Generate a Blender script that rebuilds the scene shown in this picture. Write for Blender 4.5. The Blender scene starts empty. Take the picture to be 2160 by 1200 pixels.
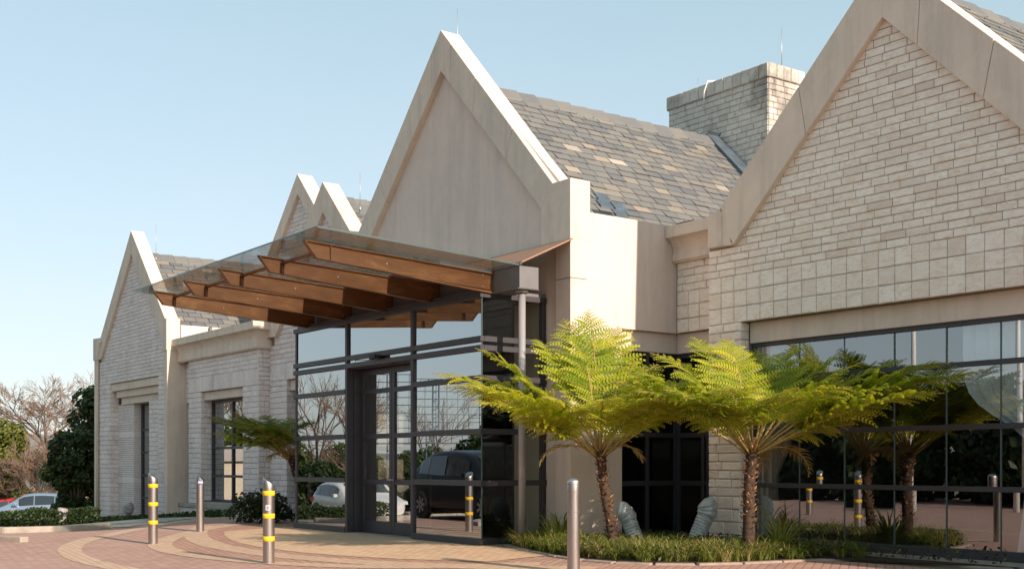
import bpy, math, random
from mathutils import Vector, Matrix
R = math.radians
random.seed(7)
sc = bpy.context.scene
C = sc.collection

# ------------------------------------------------------------------ camera, sky, sun, exposure
cam_d = bpy.data.cameras.new('camera'); cam = bpy.data.objects.new('camera', cam_d); C.objects.link(cam)
cam.location = (0, 0, 1.3); cam.rotation_euler = (R(90), 0, R(53.54))
cam_d.sensor_width = 36; cam_d.lens = 41.5; cam_d.shift_y = 0.1755; cam_d.clip_start = .1; cam_d.clip_end = 6000
sc.camera = cam
SUN_EL = R(23); SUN_DIR = Vector((.999, .042, 0)).normalized()
world = bpy.data.worlds.new('World'); sc.world = world; world.use_nodes = True
wn = world.node_tree; wn.nodes.clear()
sky = wn.nodes.new('ShaderNodeTexSky'); sky.sky_type = 'NISHITA'; sky.sun_disc = False
sky.sun_elevation = SUN_EL; sky.sun_rotation = math.atan2(SUN_DIR.x, SUN_DIR.y)
sky.air_density = 1.0; sky.dust_density = 5; sky.ozone_density = 1.2; sky.altitude = 1500
bg = wn.nodes.new('ShaderNodeBackground'); bg.inputs[1].default_value = .042
veil = wn.nodes.new('ShaderNodeBackground'); veil.inputs[1].default_value = 1   # thin winter haze over the whole sky, whiter low down, faintly uneven
tcw = wn.nodes.new('ShaderNodeTexCoord'); sep = wn.nodes.new('ShaderNodeSeparateXYZ'); wn.links.new(tcw.outputs['Generated'], sep.inputs[0])
mpw = wn.nodes.new('ShaderNodeMapping'); mpw.inputs['Scale'].default_value = (2, 2, 7); wn.links.new(tcw.outputs['Generated'], mpw.inputs[0])
nzw = wn.nodes.new('ShaderNodeTexNoise'); nzw.inputs['Scale'].default_value = 1.6; nzw.inputs['Detail'].default_value = 6; nzw.inputs['Roughness'].default_value = .55; wn.links.new(mpw.outputs[0], nzw.inputs['Vector'])
mad = wn.nodes.new('ShaderNodeMath'); mad.operation = 'MULTIPLY_ADD'; mad.inputs[1].default_value = -.09; wn.links.new(nzw.outputs[0], mad.inputs[0]); wn.links.new(sep.outputs[2], mad.inputs[2])
rmw = wn.nodes.new('ShaderNodeValToRGB'); wn.links.new(mad.outputs[0], rmw.inputs[0]); ew = rmw.color_ramp.elements; ew.new(.5)
for i_, (p_, c_) in enumerate([(0, (.30, .30, .292, 1)), (.16, (.262, .306, .302, 1)), (.36, (.202, .276, .284, 1))]): ew[i_].position = p_; ew[i_].color = c_
wn.links.new(rmw.outputs[0], veil.inputs[0])
add = wn.nodes.new('ShaderNodeAddShader'); wo = wn.nodes.new('ShaderNodeOutputWorld')
wn.links.new(sky.outputs[0], bg.inputs[0]); wn.links.new(bg.outputs[0], add.inputs[0]); wn.links.new(veil.outputs[0], add.inputs[1]); wn.links.new(add.outputs[0], wo.inputs[0])
sun_d = bpy.data.lights.new('sun', 'SUN'); sun_d.energy = 4.2; sun_d.angle = R(.5); sun_d.color = (1, .80, .665)
sun = bpy.data.objects.new('sun', sun_d); C.objects.link(sun)
sd = Vector((SUN_DIR.x*math.cos(SUN_EL), SUN_DIR.y*math.cos(SUN_EL), math.sin(SUN_EL)))
sun.rotation_euler = sd.to_track_quat('Z', 'Y').to_euler(); sun.location = (20, 0, 30)
sc.view_settings.view_transform = 'Standard'; sc.view_settings.look = 'None'; sc.view_settings.gamma = 1
sc.view_settings.exposure = .85
sc.cycles.use_denoising = True
sc.cycles.max_bounces = 8; sc.cycles.transparent_max_bounces = 16
sc.cycles.sample_clamp_indirect = 6

# ------------------------------------------------------------------ mesh helpers
def sm(t): t = max(0, min(1, t)); return t*t*(3-2*t)
def gz(x, y):
    z = -.12*sm((10.7-y)/3.4)
    if x < -27: z -= min(2.0, .05*(-27-x)) * sm((-27-x)/4)
    return z

class MB:
    def __init__(s): s.v = []; s.f = []; s.m = []; s.t = []; s.smooth = []
    def add(s, vs, fs, m=0, t=None, smooth=False):
        b = len(s.v); s.v += [tuple(p) for p in vs]
        for f in fs:
            s.f.append([b+i for i in f]); s.m.append(m); s.t.append(.5 if t is None else t); s.smooth.append(smooth)
    def quad(s, a, b, c, d, m=0, t=None): s.add([a, b, c, d], [(0, 1, 2, 3)], m, t)
    def box(s, x0, x1, y0, y1, z0, z1, m=0, t=None):
        vs = [(x0,y0,z0),(x1,y0,z0),(x1,y1,z0),(x0,y1,z0),(x0,y0,z1),(x1,y0,z1),(x1,y1,z1),(x0,y1,z1)]
        s.add(vs, [(3,2,1,0),(4,5,6,7),(0,1,5,4),(1,2,6,5),(2,3,7,6),(3,0,4,7)], m, t)
    def prism(s, pts, axis, a, b, m=0, t=None):
        # pts are (u,w): axis 'y' -> (x,z), axis 'x' -> (y,z), axis 'z' -> (x,y)
        if axis == 'y': mk = lambda p, k: (p[0], k, p[1])
        elif axis == 'x': mk = lambda p, k: (k, p[0], p[1])
        else: mk = lambda p, k: (p[0], p[1], k)
        n = len(pts); vs = [mk(p, a) for p in pts] + [mk(p, b) for p in pts]
        fs = [tuple(range(n-1, -1, -1)), tuple(range(n, 2*n))] + [(i, (i+1) % n, n+(i+1) % n, n+i) for i in range(n)]
        s.add(vs, fs, m, t)
    def tube(s, pts, rad, n=8, m=0, t=None, cap=True, smooth=True):
        pts = [Vector(p) for p in pts]
        if not isinstance(rad, (list, tuple)): rad = [rad]*len(pts)
        rings = []; prev = None
        for i, p in enumerate(pts):
            d = (pts[min(i+1, len(pts)-1)] - pts[max(i-1, 0)])
            if d.length < 1e-9: d = Vector((0, 0, 1))
            d.normalize()
            if prev is None: a = d.orthogonal().normalized()
            else:
                a = prev - d*prev.dot(d)
                a = a.normalized() if a.length > 1e-6 else d.orthogonal().normalized()
            prev = a; b = d.cross(a)
            rings.append([p + (a*math.cos(2*math.pi*k/n) + b*math.sin(2*math.pi*k/n))*rad[i] for k in range(n)])
        vs = [q for r in rings for q in r]; fs = []
        for i in range(len(rings)-1):
            for k in range(n): fs.append((i*n+k, i*n+(k+1) % n, (i+1)*n+(k+1) % n, (i+1)*n+k))
        s.add(vs, fs, m, t, smooth)
        if cap:
            b = len(s.v)-len(vs)
            s.f.append([b+k for k in range(n-1, -1, -1)]); s.m.append(m); s.t.append(.5 if t is None else t); s.smooth.append(False)
            e = b+(len(rings)-1)*n
            s.f.append([e+k for k in range(n)]); s.m.append(m); s.t.append(.5 if t is None else t); s.smooth.append(False)
    def lathe(s, prof, c=(0, 0, 0), n=24, m=0, t=None):
        s.tube_rings([[(c[0]+r*math.cos(2*math.pi*k/n), c[1]+r*math.sin(2*math.pi*k/n), c[2]+z) for k in range(n)] for r, z in prof], m, t)
    def tube_rings(s, rings, m=0, t=None, smooth=True):
        n = len(rings[0]); vs = [q for r in rings for q in r]
        fs = [(i*n+k, i*n+(k+1) % n, (i+1)*n+(k+1) % n, (i+1)*n+k) for i in range(len(rings)-1) for k in range(n)]
        s.add(vs, fs, m, t, smooth)
    def build(s, name, mats, parent=None, bevel=0, label=None, cat=None, group=None, kind=None, loc=None):
        me = bpy.data.meshes.new(name); me.from_pydata(s.v, [], s.f)
        if not isinstance(mats, (list, tuple)): mats = [mats]
        for m in mats: me.materials.append(m)
        me.polygons.foreach_set('material_index', s.m); me.polygons.foreach_set('use_smooth', s.smooth)
        at = me.attributes.new('tone', 'FLOAT', 'FACE'); at.data.foreach_set('value', s.t)
        me.update(); me.validate()
        o = bpy.data.objects.new(name, me); C.objects.link(o)
        if parent is not None: o.parent = parent
        if loc is not None: o.location = loc
        if bevel:
            b = o.modifiers.new('bevel', 'BEVEL'); b.width = bevel; b.segments = 2; b.limit_method = 'ANGLE'; b.angle_limit = R(40)
        tag(o, label, cat, group, kind)
        return o
def tag(o, label=None, cat=None, group=None, kind=None):
    if label: o['label'] = label
    if cat: o['category'] = cat
    if group: o['group'] = group
    if kind: o['kind'] = kind
def thing(name, label, cat, loc=(0, 0, 0), rz=0, group=None):
    o = bpy.data.objects.new(name, None); C.objects.link(o); o.location = loc; o.rotation_euler = (0, 0, rz); o.empty_display_size = .2
    tag(o, label, cat, group); return o
def copy_tree(o, parent=None):
    c = o.copy(); C.objects.link(c)
    if parent is not None: c.parent = parent
    for ch in list(o.children): copy_tree(ch, c)
    return c

# ------------------------------------------------------------------ materials
MATS = {}
class N:
    def __init__(s, name):
        s.m = bpy.data.materials.new(name); s.m.use_nodes = True; s.t = s.m.node_tree; s.t.nodes.clear()
        s.out = s.t.nodes.new('ShaderNodeOutputMaterial'); MATS[name] = s.m
    def n(s, typ, **kw):
        nd = s.t.nodes.new('ShaderNode'+typ)
        for k, v in kw.items():
            if k in nd.inputs and not hasattr(nd, k): nd.inputs[k].default_value = v
            else: setattr(nd, k, v)
        return nd
    def l(s, a, b): s.t.links.new(a, b)
    def coords(s, scale=(1, 1, 1), rot=(0, 0, 0)):
        tc = s.n('TexCoord'); mp = s.n('Mapping'); mp.inputs['Scale'].default_value = scale; mp.inputs['Rotation'].default_value = rot
        s.l(tc.outputs['Object'], mp.inputs['Vector']); return mp.outputs[0]
    def noise(s, vec, scale, detail=5, rough=.6, dist=0):
        nd = s.n('TexNoise'); nd.inputs['Scale'].default_value = scale; nd.inputs['Detail'].default_value = detail
        nd.inputs['Roughness'].default_value = rough; nd.inputs['Distortion'].default_value = dist
        s.l(vec, nd.inputs['Vector']); return nd.outputs[0]
    def ramp(s, fac, stops):
        nd = s.n('ValToRGB'); e = nd.color_ramp.elements
        while len(e) < len(stops): e.new(.5)
        for i, (p, c) in enumerate(stops):
            e[i].position = p; e[i].color = (*c, 1) if len(c) == 3 else c
        s.l(fac, nd.inputs[0]); return nd.outputs[0]
    def mix(s, fac, a, b, mode='MIX'):
        nd = s.n('Mix'); nd.data_type = 'RGBA'; nd.blend_type = mode
        for sock, v in ((nd.inputs[0], fac), (nd.inputs[6], a), (nd.inputs[7], b)):
            if isinstance(v, (int, float)): sock.default_value = v
            elif isinstance(v, tuple): sock.default_value = (*v, 1)
            else: s.l(v, sock)
        return nd.outputs[2]
    def math(s, op, a, b=0):
        nd = s.n('Math'); nd.operation = op
        for i, v in ((0, a), (1, b)):
            if isinstance(v, (int, float)): nd.inputs[i].default_value = v
            else: s.l(v, nd.inputs[i])
        return nd.outputs[0]
    def attr(s, name='tone'):
        nd = s.n('Attribute'); nd.attribute_name = name; return nd.outputs['Fac']
    def bump(s, h, strength=.3, dist=.02):
        nd = s.n('Bump'); nd.inputs['Strength'].default_value = strength; nd.inputs['Distance'].default_value = dist
        s.l(h, nd.inputs['Height']); return nd.outputs[0]
    def principled(s, col, rough=.8, metal=0, bump=None, spec=.4, **kw):
        p = s.n('BsdfPrincipled')
        for k, v in (('Base Color', col), ('Roughness', rough), ('Metallic', metal), ('Specular IOR Level', spec), *kw.items()):
            if isinstance(v, (int, float)): p.inputs[k].default_value = v
            elif isinstance(v, tuple): p.inputs[k].default_value = (*v, 1) if len(v) == 3 else v
            else: s.l(v, p.inputs[k])
        if bump is not None: s.l(bump, p.inputs['Normal'])
        s.l(p.outputs[0], s.out.inputs[0]); return p

def mat_plaster(name, col, stain=.25):
    n = N(name); v = n.coords()
    big = n.noise(v, .9, 5, .6); vst = n.noise(n.coords((3.5, 3.5, .35)), 1.2, 5, .65); fine = n.noise(v, 60, 3, .6)
    c = n.mix(n.math('MULTIPLY', n.ramp(big, [(.35, (0, 0, 0)), (.75, (1, 1, 1))]), stain), col, tuple(x*.72 for x in col))
    c = n.mix(n.math('MULTIPLY', n.ramp(vst, [(.46, (0, 0, 0)), (.74, (1, 1, 1))]), stain*1.3), c, tuple(x*y for x, y in zip(col, (.62, .63, .66))))
    blot = n.noise(v, 3.2, 6, .7, .8); c = n.mix(n.math('MULTIPLY', n.ramp(blot, [(.5, (0, 0, 0)), (.62, (1, 1, 1))]), stain*.6), c, tuple(min(.85, x*1.14) for x in col))
    n.principled(c, .88, 0, n.bump(n.math('ADD', fine, n.math('MULTIPLY', big, .6)), .25, .004), .25)
    return n.m
PL = mat_plaster('plaster', (.68, .565, .485), .32)
PL2 = mat_plaster('precast_concrete', (.67, .57, .475), .42)

def mat_stone(name, ca, cb, cc, dirt=.0):
    n = N(name); t = n.attr(); v = n.coords()
    c = n.ramp(t, [(0, ca), (.5, cb), (1, cc)])
    vein = n.noise(n.coords((1, 1, 2.6), (0, R(25), 0)), 8, 8, .7, .9)
    c = n.mix(n.math('MULTIPLY', n.ramp(vein, [(.47, (0, 0, 0)), (.60, (1, 1, 1))]), .55), c, tuple(x*y for x, y in zip(cb, (.80, .68, .56))))
    pale = n.noise(v, 8, 6, .7, .4)
    c = n.mix(n.math('MULTIPLY', n.ramp(pale, [(.55, (0, 0, 0)), (.72, (1, 1, 1))]), .45), c, tuple(min(.8, x*1.25) for x in cc))
    if dirt:
        d = n.noise(n.coords((1, 1, .7)), .9, 7, .68, .3)
        c = n.mix(n.math('MULTIPLY', n.ramp(d, [(.47, (0, 0, 0)), (.66, (1, 1, 1))]), dirt), c, (.12, .115, .105))
    h = n.math('ADD', n.noise(v, 14, 7, .7), n.math('MULTIPLY', n.noise(v, 70, 4, .7), .35))
    n.principled(c, .9, 0, n.bump(h, .55, .012), .2)
    return n.m
ST_W = mat_stone('sandstone_blocks', (.66, .57, .495), (.79, .725, .645), (.85, .81, .745))
ST_G = mat_stone('grey_stone_blocks', (.62, .555, .535), (.73, .67, .655), (.80, .74, .72), .16)
ST_C = mat_stone('weathered_chimney_stone', (.48, .45, .40), (.60, .565, .51), (.68, .64, .59), .85)
def mat_simple(name, col, rough=.8, metal=0, var=.15, scale=6, bump=.1, spec=.4, bscale=40):
    n = N(name); v = n.coords(); a = n.noise(v, scale, 5, .6)
    c = n.mix(n.ramp(a, [(.3, (0, 0, 0)), (.75, (1, 1, 1))]), tuple(x*(1-var) for x in col), tuple(min(1, x*(1+var)) for x in col))
    n.principled(c, rough, metal, n.bump(n.noise(v, bscale, 4, .6), bump, .004) if bump else None, spec)
    return n.m
MORTAR = mat_simple('mortar', (.235, .195, .165), .95, 0, .2, 12, .4)
def mat_slate():
    n = N('roof_slate'); t = n.attr(); v = n.coords()
    c = n.ramp(t, [(0, (.075, .088, .102)), (.3, (.112, .122, .126)), (.62, (.145, .146, .136)), (.80, (.195, .18, .15)), (.9, (.27, .235, .18)), (1, (.40, .37, .32))])
    nz = n.noise(v, 5, 7, .7)
    c = n.mix(n.math('MULTIPLY', nz, .35), c, (.27, .245, .205))
    n.principled(c, .62, 0, n.bump(n.noise(n.coords((1, 1, 1)), 16, 6, .65), .45, .008), .5)
    return n.m
SLATE = mat_slate()
FRAME = mat_simple('dark_grey_frame', (.050, .049, .056), .45, .15, .08, 3, .0)
STEEL = mat_simple('painted_steel_girder', (.16, .16, .165), .5, .2, .1, 3, .05)
COLUMN = mat_simple('grey_painted_column', (.30, .295, .30), .45, .2, .06, 3, .0)
BLACK = mat_simple('black_plastic', (.012, .012, .014), .5, 0, .1, 5, 0)
LEAD = mat_simple('lead_flashing', (.10, .135, .165), .5, .3, .35, 4, .2)
ROD = mat_simple('aluminium_rod', (.42, .42, .43), .45, .6, .1, 5, 0)
COPPER = mat_simple('copper_sheet', (.33, .20, .135), .5, .35, .15, 3, .05)
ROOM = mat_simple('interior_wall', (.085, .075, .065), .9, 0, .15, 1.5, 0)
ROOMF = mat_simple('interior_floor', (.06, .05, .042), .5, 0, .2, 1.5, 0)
def mat_bronze():
    n = N('bronze_beam'); v = n.coords((1, .35, 1.4))
    a = n.noise(v, 5, 7, .65, .5); b = n.noise(n.coords(), 1.1, 4, .6)
    c = n.ramp(a, [(.3, (.085, .034, .011)), (.55, (.155, .068, .022)), (.75, (.29, .15, .055))])
    c = n.mix(n.math('MULTIPLY', b, .4), c, (.21, .085, .045))
    n.principled(c, .36, .12, n.bump(a, .08, .003), .45)
    return n.m
BRONZE = mat_bronze()
def mat_glass(name, refl, tint, f90=1.0):
    n = N(name); tr = n.n('BsdfTransparent'); tr.inputs[0].default_value = (*tint, 1)
    gl = n.n('BsdfGlossy'); gl.inputs['Roughness'].default_value = 0; gl.inputs[0].default_value = (.93, .97, 1, 1)
    lw = n.n('LayerWeight'); lw.inputs[0].default_value = .5
    p = n.math('POWER', lw.outputs['Facing'], 4.0)
    fac = n.math('ADD', refl, n.math('MULTIPLY', p, f90-refl))
    nz = n.noise(n.coords(), .55, 2, .5)
    b = n.bump(nz, .02, .02); n.l(b, gl.inputs['Normal'])
    mx = n.n('MixShader'); n.l(fac, mx.inputs[0]); n.l(tr.outputs[0], mx.inputs[1]); n.l(gl.outputs[0], mx.inputs[2]); n.l(mx.outputs[0], n.out.inputs[0])
    return n.m
GLASS = mat_glass('coated_window_glass', .42, (.30, .315, .315), .95)
GLASSW = mat_glass('wide_window_glass', .28, (.76, .78, .78), .85)
GLASSD = mat_glass('dark_recess_glass', .05, (.30, .30, .30), .6)
GLASS2 = mat_glass('clear_side_glass', .07, (.7, .73, .71), .8)
GLASSC = mat_glass('canopy_glass', .08, (.76, .79, .77), .8)
def mat_edge():
    n = N('glass_edge'); n.principled((.07, .105, .105), .3, 0, None, .4); return n.m
GEDGE = mat_edge()
def mat_stainless():
    n = N('brushed_stainless'); v = n.coords((1, 1, 40)); a = n.noise(n.coords((30, 30, .6)), 6, 4, .6)
    n.principled(n.ramp(a, [(.3, (.40, .375, .36)), (.7, (.52, .49, .47))]), n.math('ADD', .27, n.math('MULTIPLY', a, .14)), 1.0, n.bump(a, .04, .002), .5, Anisotropic=.5)
    return n.m
STAINLESS = mat_stainless()
YELLOW = mat_simple('yellow_reflective_tape', (.80, .50, .01), .45, 0, .06, 12, 0)
WHITE = mat_simple('white_sticker', (.75, .75, .76), .4, 0, .03, 8, 0)
BLUE = mat_simple('blue_print', (.03, .06, .28), .4, 0, .05, 8, 0)
RED = mat_simple('red_print', (.5, .03, .03), .4, 0, .05, 8, 0)
def mat_paving(name, ca, cb, cc, rot=0, scale=1.0, mortar=(.17, .115, .09)):
    n = N(name); v = n.coords((1, 1, 1), (0, 0, rot))
    br = n.n('TexBrick'); br.offset = .5; br.inputs['Scale'].default_value = scale
    br.inputs['Brick Width'].default_value = .22; br.inputs['Row Height'].default_value = .11; br.inputs['Mortar Size'].default_value = .009
    br.inputs['Mortar Smooth'].default_value = .3; br.inputs['Bias'].default_value = 0
    br.inputs['Color1'].default_value = (*ca, 1); br.inputs['Color2'].default_value = (*cb, 1); br.inputs['Mortar'].default_value = (*mortar, 1)
    n.l(v, br.inputs['Vector'])
    w = n.noise(n.coords(), .5, 6, .65); w2 = n.noise(n.coords(), 7, 5, .7)
    c = n.mix(n.math('MULTIPLY', n.ramp(w, [(.35, (0, 0, 0)), (.7, (1, 1, 1))]), .45), br.outputs[0], cc)
    c = n.mix(n.math('MULTIPLY', n.ramp(w2, [(.45, (0, 0, 0)), (.72, (1, 1, 1))]), .45), c, tuple(x*.58 for x in ca))
    spot = n.noise(n.coords((1, 1, 1)), 1.7, 7, .75, 1.2); c = n.mix(n.math('MULTIPLY', n.ramp(spot, [(.58, (0, 0, 0)), (.70, (1, 1, 1))]), .4), c, tuple(x*.5 for x in ca))
    h = n.math('SUBTRACT', n.math('MULTIPLY', w2, .3), br.outputs['Fac'])
    n.principled(c, .8, 0, n.bump(h, .5, .008), .3)
    return n.m
PAVE = mat_paving('red_brick_paving', (.50, .315, .25), (.39, .225, .175), (.50, .335, .27), R(54))
PAVE2 = mat_paving('terracotta_ring_paving', (.48, .28, .205), (.38, .21, .15), (.48, .30, .22), R(12))
CREAM = mat_paving('cream_band_paving', (.60, .42, .29), (.52, .35, .24), (.58, .42, .30), R(8), 1, (.28, .22, .16))
TAN = mat_paving('tan_brick_paving', (.68, .48, .31), (.56, .38, .24), (.66, .46, .30), R(0), 1, (.24, .18, .13))
CONCD = mat_simple('weathered_kerb_concrete', (.30, .235, .19), .9, 0, .25, 5, .4)
CONC = mat_simple('kerb_concrete', (.34, .305, .26), .9, 0, .25, 3, .4)
GROUND = mat_simple('dry_ground', (.20, .165, .11), .95, 0, .35, .6, .5, .2, 8)
SOIL = mat_simple('bed_soil', (.055, .04, .03), .95, 0, .4, 6, .6, .2, 18)
ASPH = mat_simple('car_park_asphalt', (.07, .07, .072), .9, 0, .2, 2, .4, .3, 60)
HILL = mat_simple('far_hill', (.22, .215, .19), 1, 0, .3, .012, 0)
def mat_leaf(name, stops, transl=.35, rough=.5, sat=1.35):
    n = N(name); t = n.attr()
    c = n.ramp(t, stops)
    p = n.principled(c, rough, 0, None, .3)
    tr = n.n('BsdfTranslucent'); c2 = n.mix(1.0, c, (sat, sat*.95, .55), 'MULTIPLY'); n.l(c2, tr.inputs[0])
    mx = n.n('MixShader'); mx.inputs[0].default_value = transl
    n.l(p.outputs[0], mx.inputs[1]); n.l(tr.outputs[0], mx.inputs[2]); n.l(mx.outputs[0], n.out.inputs[0])
    return n.m
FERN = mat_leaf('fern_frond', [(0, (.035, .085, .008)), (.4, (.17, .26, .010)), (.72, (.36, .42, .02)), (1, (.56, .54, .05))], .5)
STALK = mat_simple('fern_stalk', (.34, .24, .07), .6, 0, .35, 12, .2)
GRASS = mat_leaf('strap_leaves', [(0, (.045, .085, .012)), (.5, (.15, .20, .03)), (.75, (.28, .26, .08)), (1, (.50, .39, .20))], .3)
COVER = mat_leaf('ground_cover_leaves', [(0, (.02, .04, .012)), (.6, (.06, .09, .02)), (1, (.16, .17, .05))], .25)
LEAF_D = mat_leaf('dark_evergreen_leaves', [(0, (.014, .03, .010)), (.6, (.035, .06, .014)), (1, (.09, .115, .022))], .25)
LEAF_L = mat_leaf('light_green_leaves', [(0, (.04, .07, .014)), (.5, (.11, .14, .025)), (1, (.23, .22, .05))], .35)
LEAF_B = mat_leaf('dry_brown_twigs', [(0, (.17, .11, .06)), (1, (.34, .24, .14))], .2)
TWIG = mat_simple('winter_twigs', (.21, .145, .10), .95, 0, .3, 4, 0)
BARK = mat_simple('bark', (.13, .10, .075), .95, 0, .4, 8, .6, .2, 20)
FERND = mat_leaf('dry_fern_frond', [(0, (.16, .10, .035)), (.5, (.28, .19, .065)), (1, (.42, .31, .12))], .3)
FTRUNK = mat_simple('fern_trunk_fibre', (.065, .043, .03), .95, 0, .5, 22, .8, .2, 40)
FSCALE = mat_simple('cut_frond_bases', (.38, .20, .085), .85, 0, .45, 15, .4, .2, 30)
def mat_paint(name, col, rough=.25, metal=0):
    n = N(name); n.principled(col, rough, metal, None, .5, **{'Coat Weight': .6, 'Coat Roughness': .05}); return n.m
CAR_SILVER = mat_paint('silver_blue_car_paint', (.24, .32, .41), .3, .5)
CAR_RED = mat_paint('red_car_paint', (.40, .02, .02))
CAR_BLACK = mat_simple('black_car_paint', (.006, .0065, .009), .3, 0, .02, 3, 0, .25)
CAR_WHITE = mat_paint('white_car_paint', (.62, .62, .60))
CARGLASS = mat_paint('car_window', (.02, .028, .033), .03)
TAIL = mat_paint('red_lamp_lens', (.45, .02, .02), .15)
HEADL = mat_paint('clear_lamp_lens', (.6, .62, .64), .1)
RUBBER = mat_simple('tyre_rubber', (.02, .02, .02), .85, 0, .1, 6, .2)
RIM = mat_simple('alloy_rim', (.5, .5, .51), .3, .9, .05, 6, 0)
DUCT = mat_simple('galvanised_duct', (.44, .50, .51), .5, .35, .25, 5, .1)
DUCTW = mat_simple('whitewashed_duct', (.33, .32, .31), .7, .2, .35, 9, .3)
CURTAIN = mat_simple('blue_grey_curtain', (.66, .74, .75), .9, 0, .08, 5, 0)
CURTAINB = mat_simple('beige_curtain', (.62, .56, .48), .9, 0, .08, 5, 0)
FENCEW = mat_simple('weathered_fence_wood', (.26, .17, .10), .9, 0, .4, 5, .3)
PALEWALL = mat_simple('cream_painted_wall', (.58, .50, .38), .9, 0, .08, 1, .1)
PALEROOF = mat_simple('pale_metal_roof', (.45, .42, .38), .5, .2, .08, 1, 0)
GALV = mat_simple('galvanised_lattice', (.14, .18, .21), .5, .4, .1, 3, 0)
POLEW = mat_simple('white_flagpole', (.72, .72, .70), .4, 0, .03, 3, 0)
FLOWER = mat_simple('pale_yellow_petals', (.65, .58, .30), .7, 0, .2, 6, 0)

# ------------------------------------------------------------------ ground and paving
def sheet(name, xs, ys, off, mat, kind='structure', inside=None):
    mb = MB(); idx = {}
    for i, x in enumerate(xs):
        for j, y in enumerate(ys): idx[i, j] = len(mb.v); mb.v.append((x, y, gz(x, y)+off))
    for i in range(len(xs)-1):
        for j in range(len(ys)-1):
            if inside and not inside((xs[i]+xs[i+1])/2, (ys[j]+ys[j+1])/2): continue
            mb.f.append([idx[i, j], idx[i+1, j], idx[i+1, j+1], idx[i, j+1]]); mb.m.append(0); mb.t.append(.5); mb.smooth.append(True)
    return mb.build(name, mat, kind=kind)
def fr(a, b, st): 
    n = max(1, round((b-a)/st)); return [a+(b-a)*i/n for i in range(n+1)]
gx = [-3000, -1200, -500, -220, -120] + fr(-90, -34, 4) + fr(-33.5, 10, .5) + [14, 30, 80, 250, 800, 2500]
gy = [-2500, -800, -250, -80, -30, -16] + fr(-14, 6.8, 2.08) + fr(7, 11, .25) + [12, 14, 18, 30, 60, 150, 500, 1500, 3000]
sheet('ground', gx, gy, -.004, GROUND)
KERB = [(-31.5, -14), (-31.5, -4), (-30.5, 2), (-28.5, 4.6), (-26.6, 5.6), (-25.9, 6.05), (-25.75, 7.4), (-26.1, 8.6), (-26.7, 9.6), (-27.6, 11)]
def kerbx(y):
    for (x0, y0), (x1, y1) in zip(KERB, KERB[1:]):
        if y0 <= y <= y1: return x0+(x1-x0)*(y-y0)/(y1-y0)
    return KERB[0][0] if y < KERB[0][1] else -27.6-(y-11)*.9
fx = fr(-32, 9, .25); fy = fr(-14, 7, .5)[:-1] + fr(7, 13, .25)
sheet('forecourt_paving', fx, fy, .002, PAVE, inside=lambda x, y: x > kerbx(y)+.1 and not (x > -7.5 and y > 12.9))
def ring(name, cx, cy, r0, r1, a0, a1, off, mat, n=80, m=3):
    mb = MB(); 
    for i in range(n+1):
        a = R(a0+(a1-a0)*i/n)
        for j in range(m+1):
            r = r0+(r1-r0)*j/m; x = cx+r*math.cos(a); y = cy+r*math.sin(a); mb.v.append((x, y, gz(x, y)+off))
    for i in range(n):
        for j in range(m):
            k = i*(m+1)+j; mb.f.append([k, k+1, k+m+2, k+m+1]); mb.m.append(0); mb.t.append(.5); mb.smooth.append(True)
    return mb.build(name, mat, kind='structure')
ring('cream_paving_band', -16.8, 17.2, 11.75, 12.12, 195, 290, .007, CREAM)
ring('terracotta_paving_ring', -18, 14.0, 5.2, 7.25, 205, 318, .005, PAVE2, m=6)
ring('cream_paving_band', -18, 14.0, 6.85, 7.26, 200, 322, .0085, CREAM)
ring('cream_paving_band', -17.8, 20, 11.88, 12.32, 238, 302, .0095, CREAM)
def disc():
    mb = MB(); xs = fr(-22.3, -13.2, .14); ys = fr(8.2, 10.75, .1); idx = {}
    for i, x in enumerate(xs):
        for j in range(16):
            y0 = 18.85-math.sqrt(max(0, 10.5**2-(x+17.8)**2)); y = y0+(10.85-y0)*j/15
            idx[i, j] = len(mb.v); mb.v.append((x, y, gz(x, y)+.0105))
    for i in range(len(xs)-1):
        for j in range(15):
            mb.f.append([idx[i, j], idx[i+1, j], idx[i+1, j+1], idx[i, j+1]]); mb.m.append(0); mb.t.append(.5); mb.smooth.append(True)
    mb.build('tan_paving_apron', TAN, kind='structure')
disc()
def strip_along(name, path, w, h, mat, off=0):
    mb = MB(); P = []
    for (x0, y0), (x1, y1) in zip(path, path[1:]):
        k = max(1, int(math.hypot(x1-x0, y1-y0)/.9))
        for i in range(k): P.append((x0+(x1-x0)*i/k, y0+(y1-y0)*i/k))
    P.append(path[-1])
    for i in range(len(P)-1):
        (x0, y0), (x1, y1) = P[i], P[i+1]; dx, dy = x1-x0, y1-y0; L = math.hypot(dx, dy); dx /= L; dy /= L; nx, ny = -dy*w, dx*w; g = .006
        a = (x0+dx*g, y0+dy*g); b = (x1-dx*g, y1-dy*g)
        pts = [a, b, (b[0]+nx, b[1]+ny), (a[0]+nx, a[1]+ny)]
        vs = [(x, y, gz(x, y)-.1) for x, y in pts]+[(x, y, gz(x, y)+h) for x, y in pts]
        mb.add(vs, [(3,2,1,0),(4,5,6,7),(0,1,5,4),(1,2,6,5),(2,3,7,6),(3,0,4,7)])
    return mb.build(name, mat, bevel=.018, kind='structure')
strip_along('kerb', KERB[:7]+[(-26.0, 8.3)], .2, .12, CONC)
strip_along('kerb', [(-22.7, 5.75), (-23.4, 5.5), (-23.9, 5.0), (-24.6, 4.2)], .18, .1, CONC)
sheet('concrete_apron', fr(-30, -25.9, .25), fr(8.4, 11.2, .2), .014, CONC, inside=lambda x, y: kerbx(y)-2.2 < x < kerbx(y)+.25)
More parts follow.
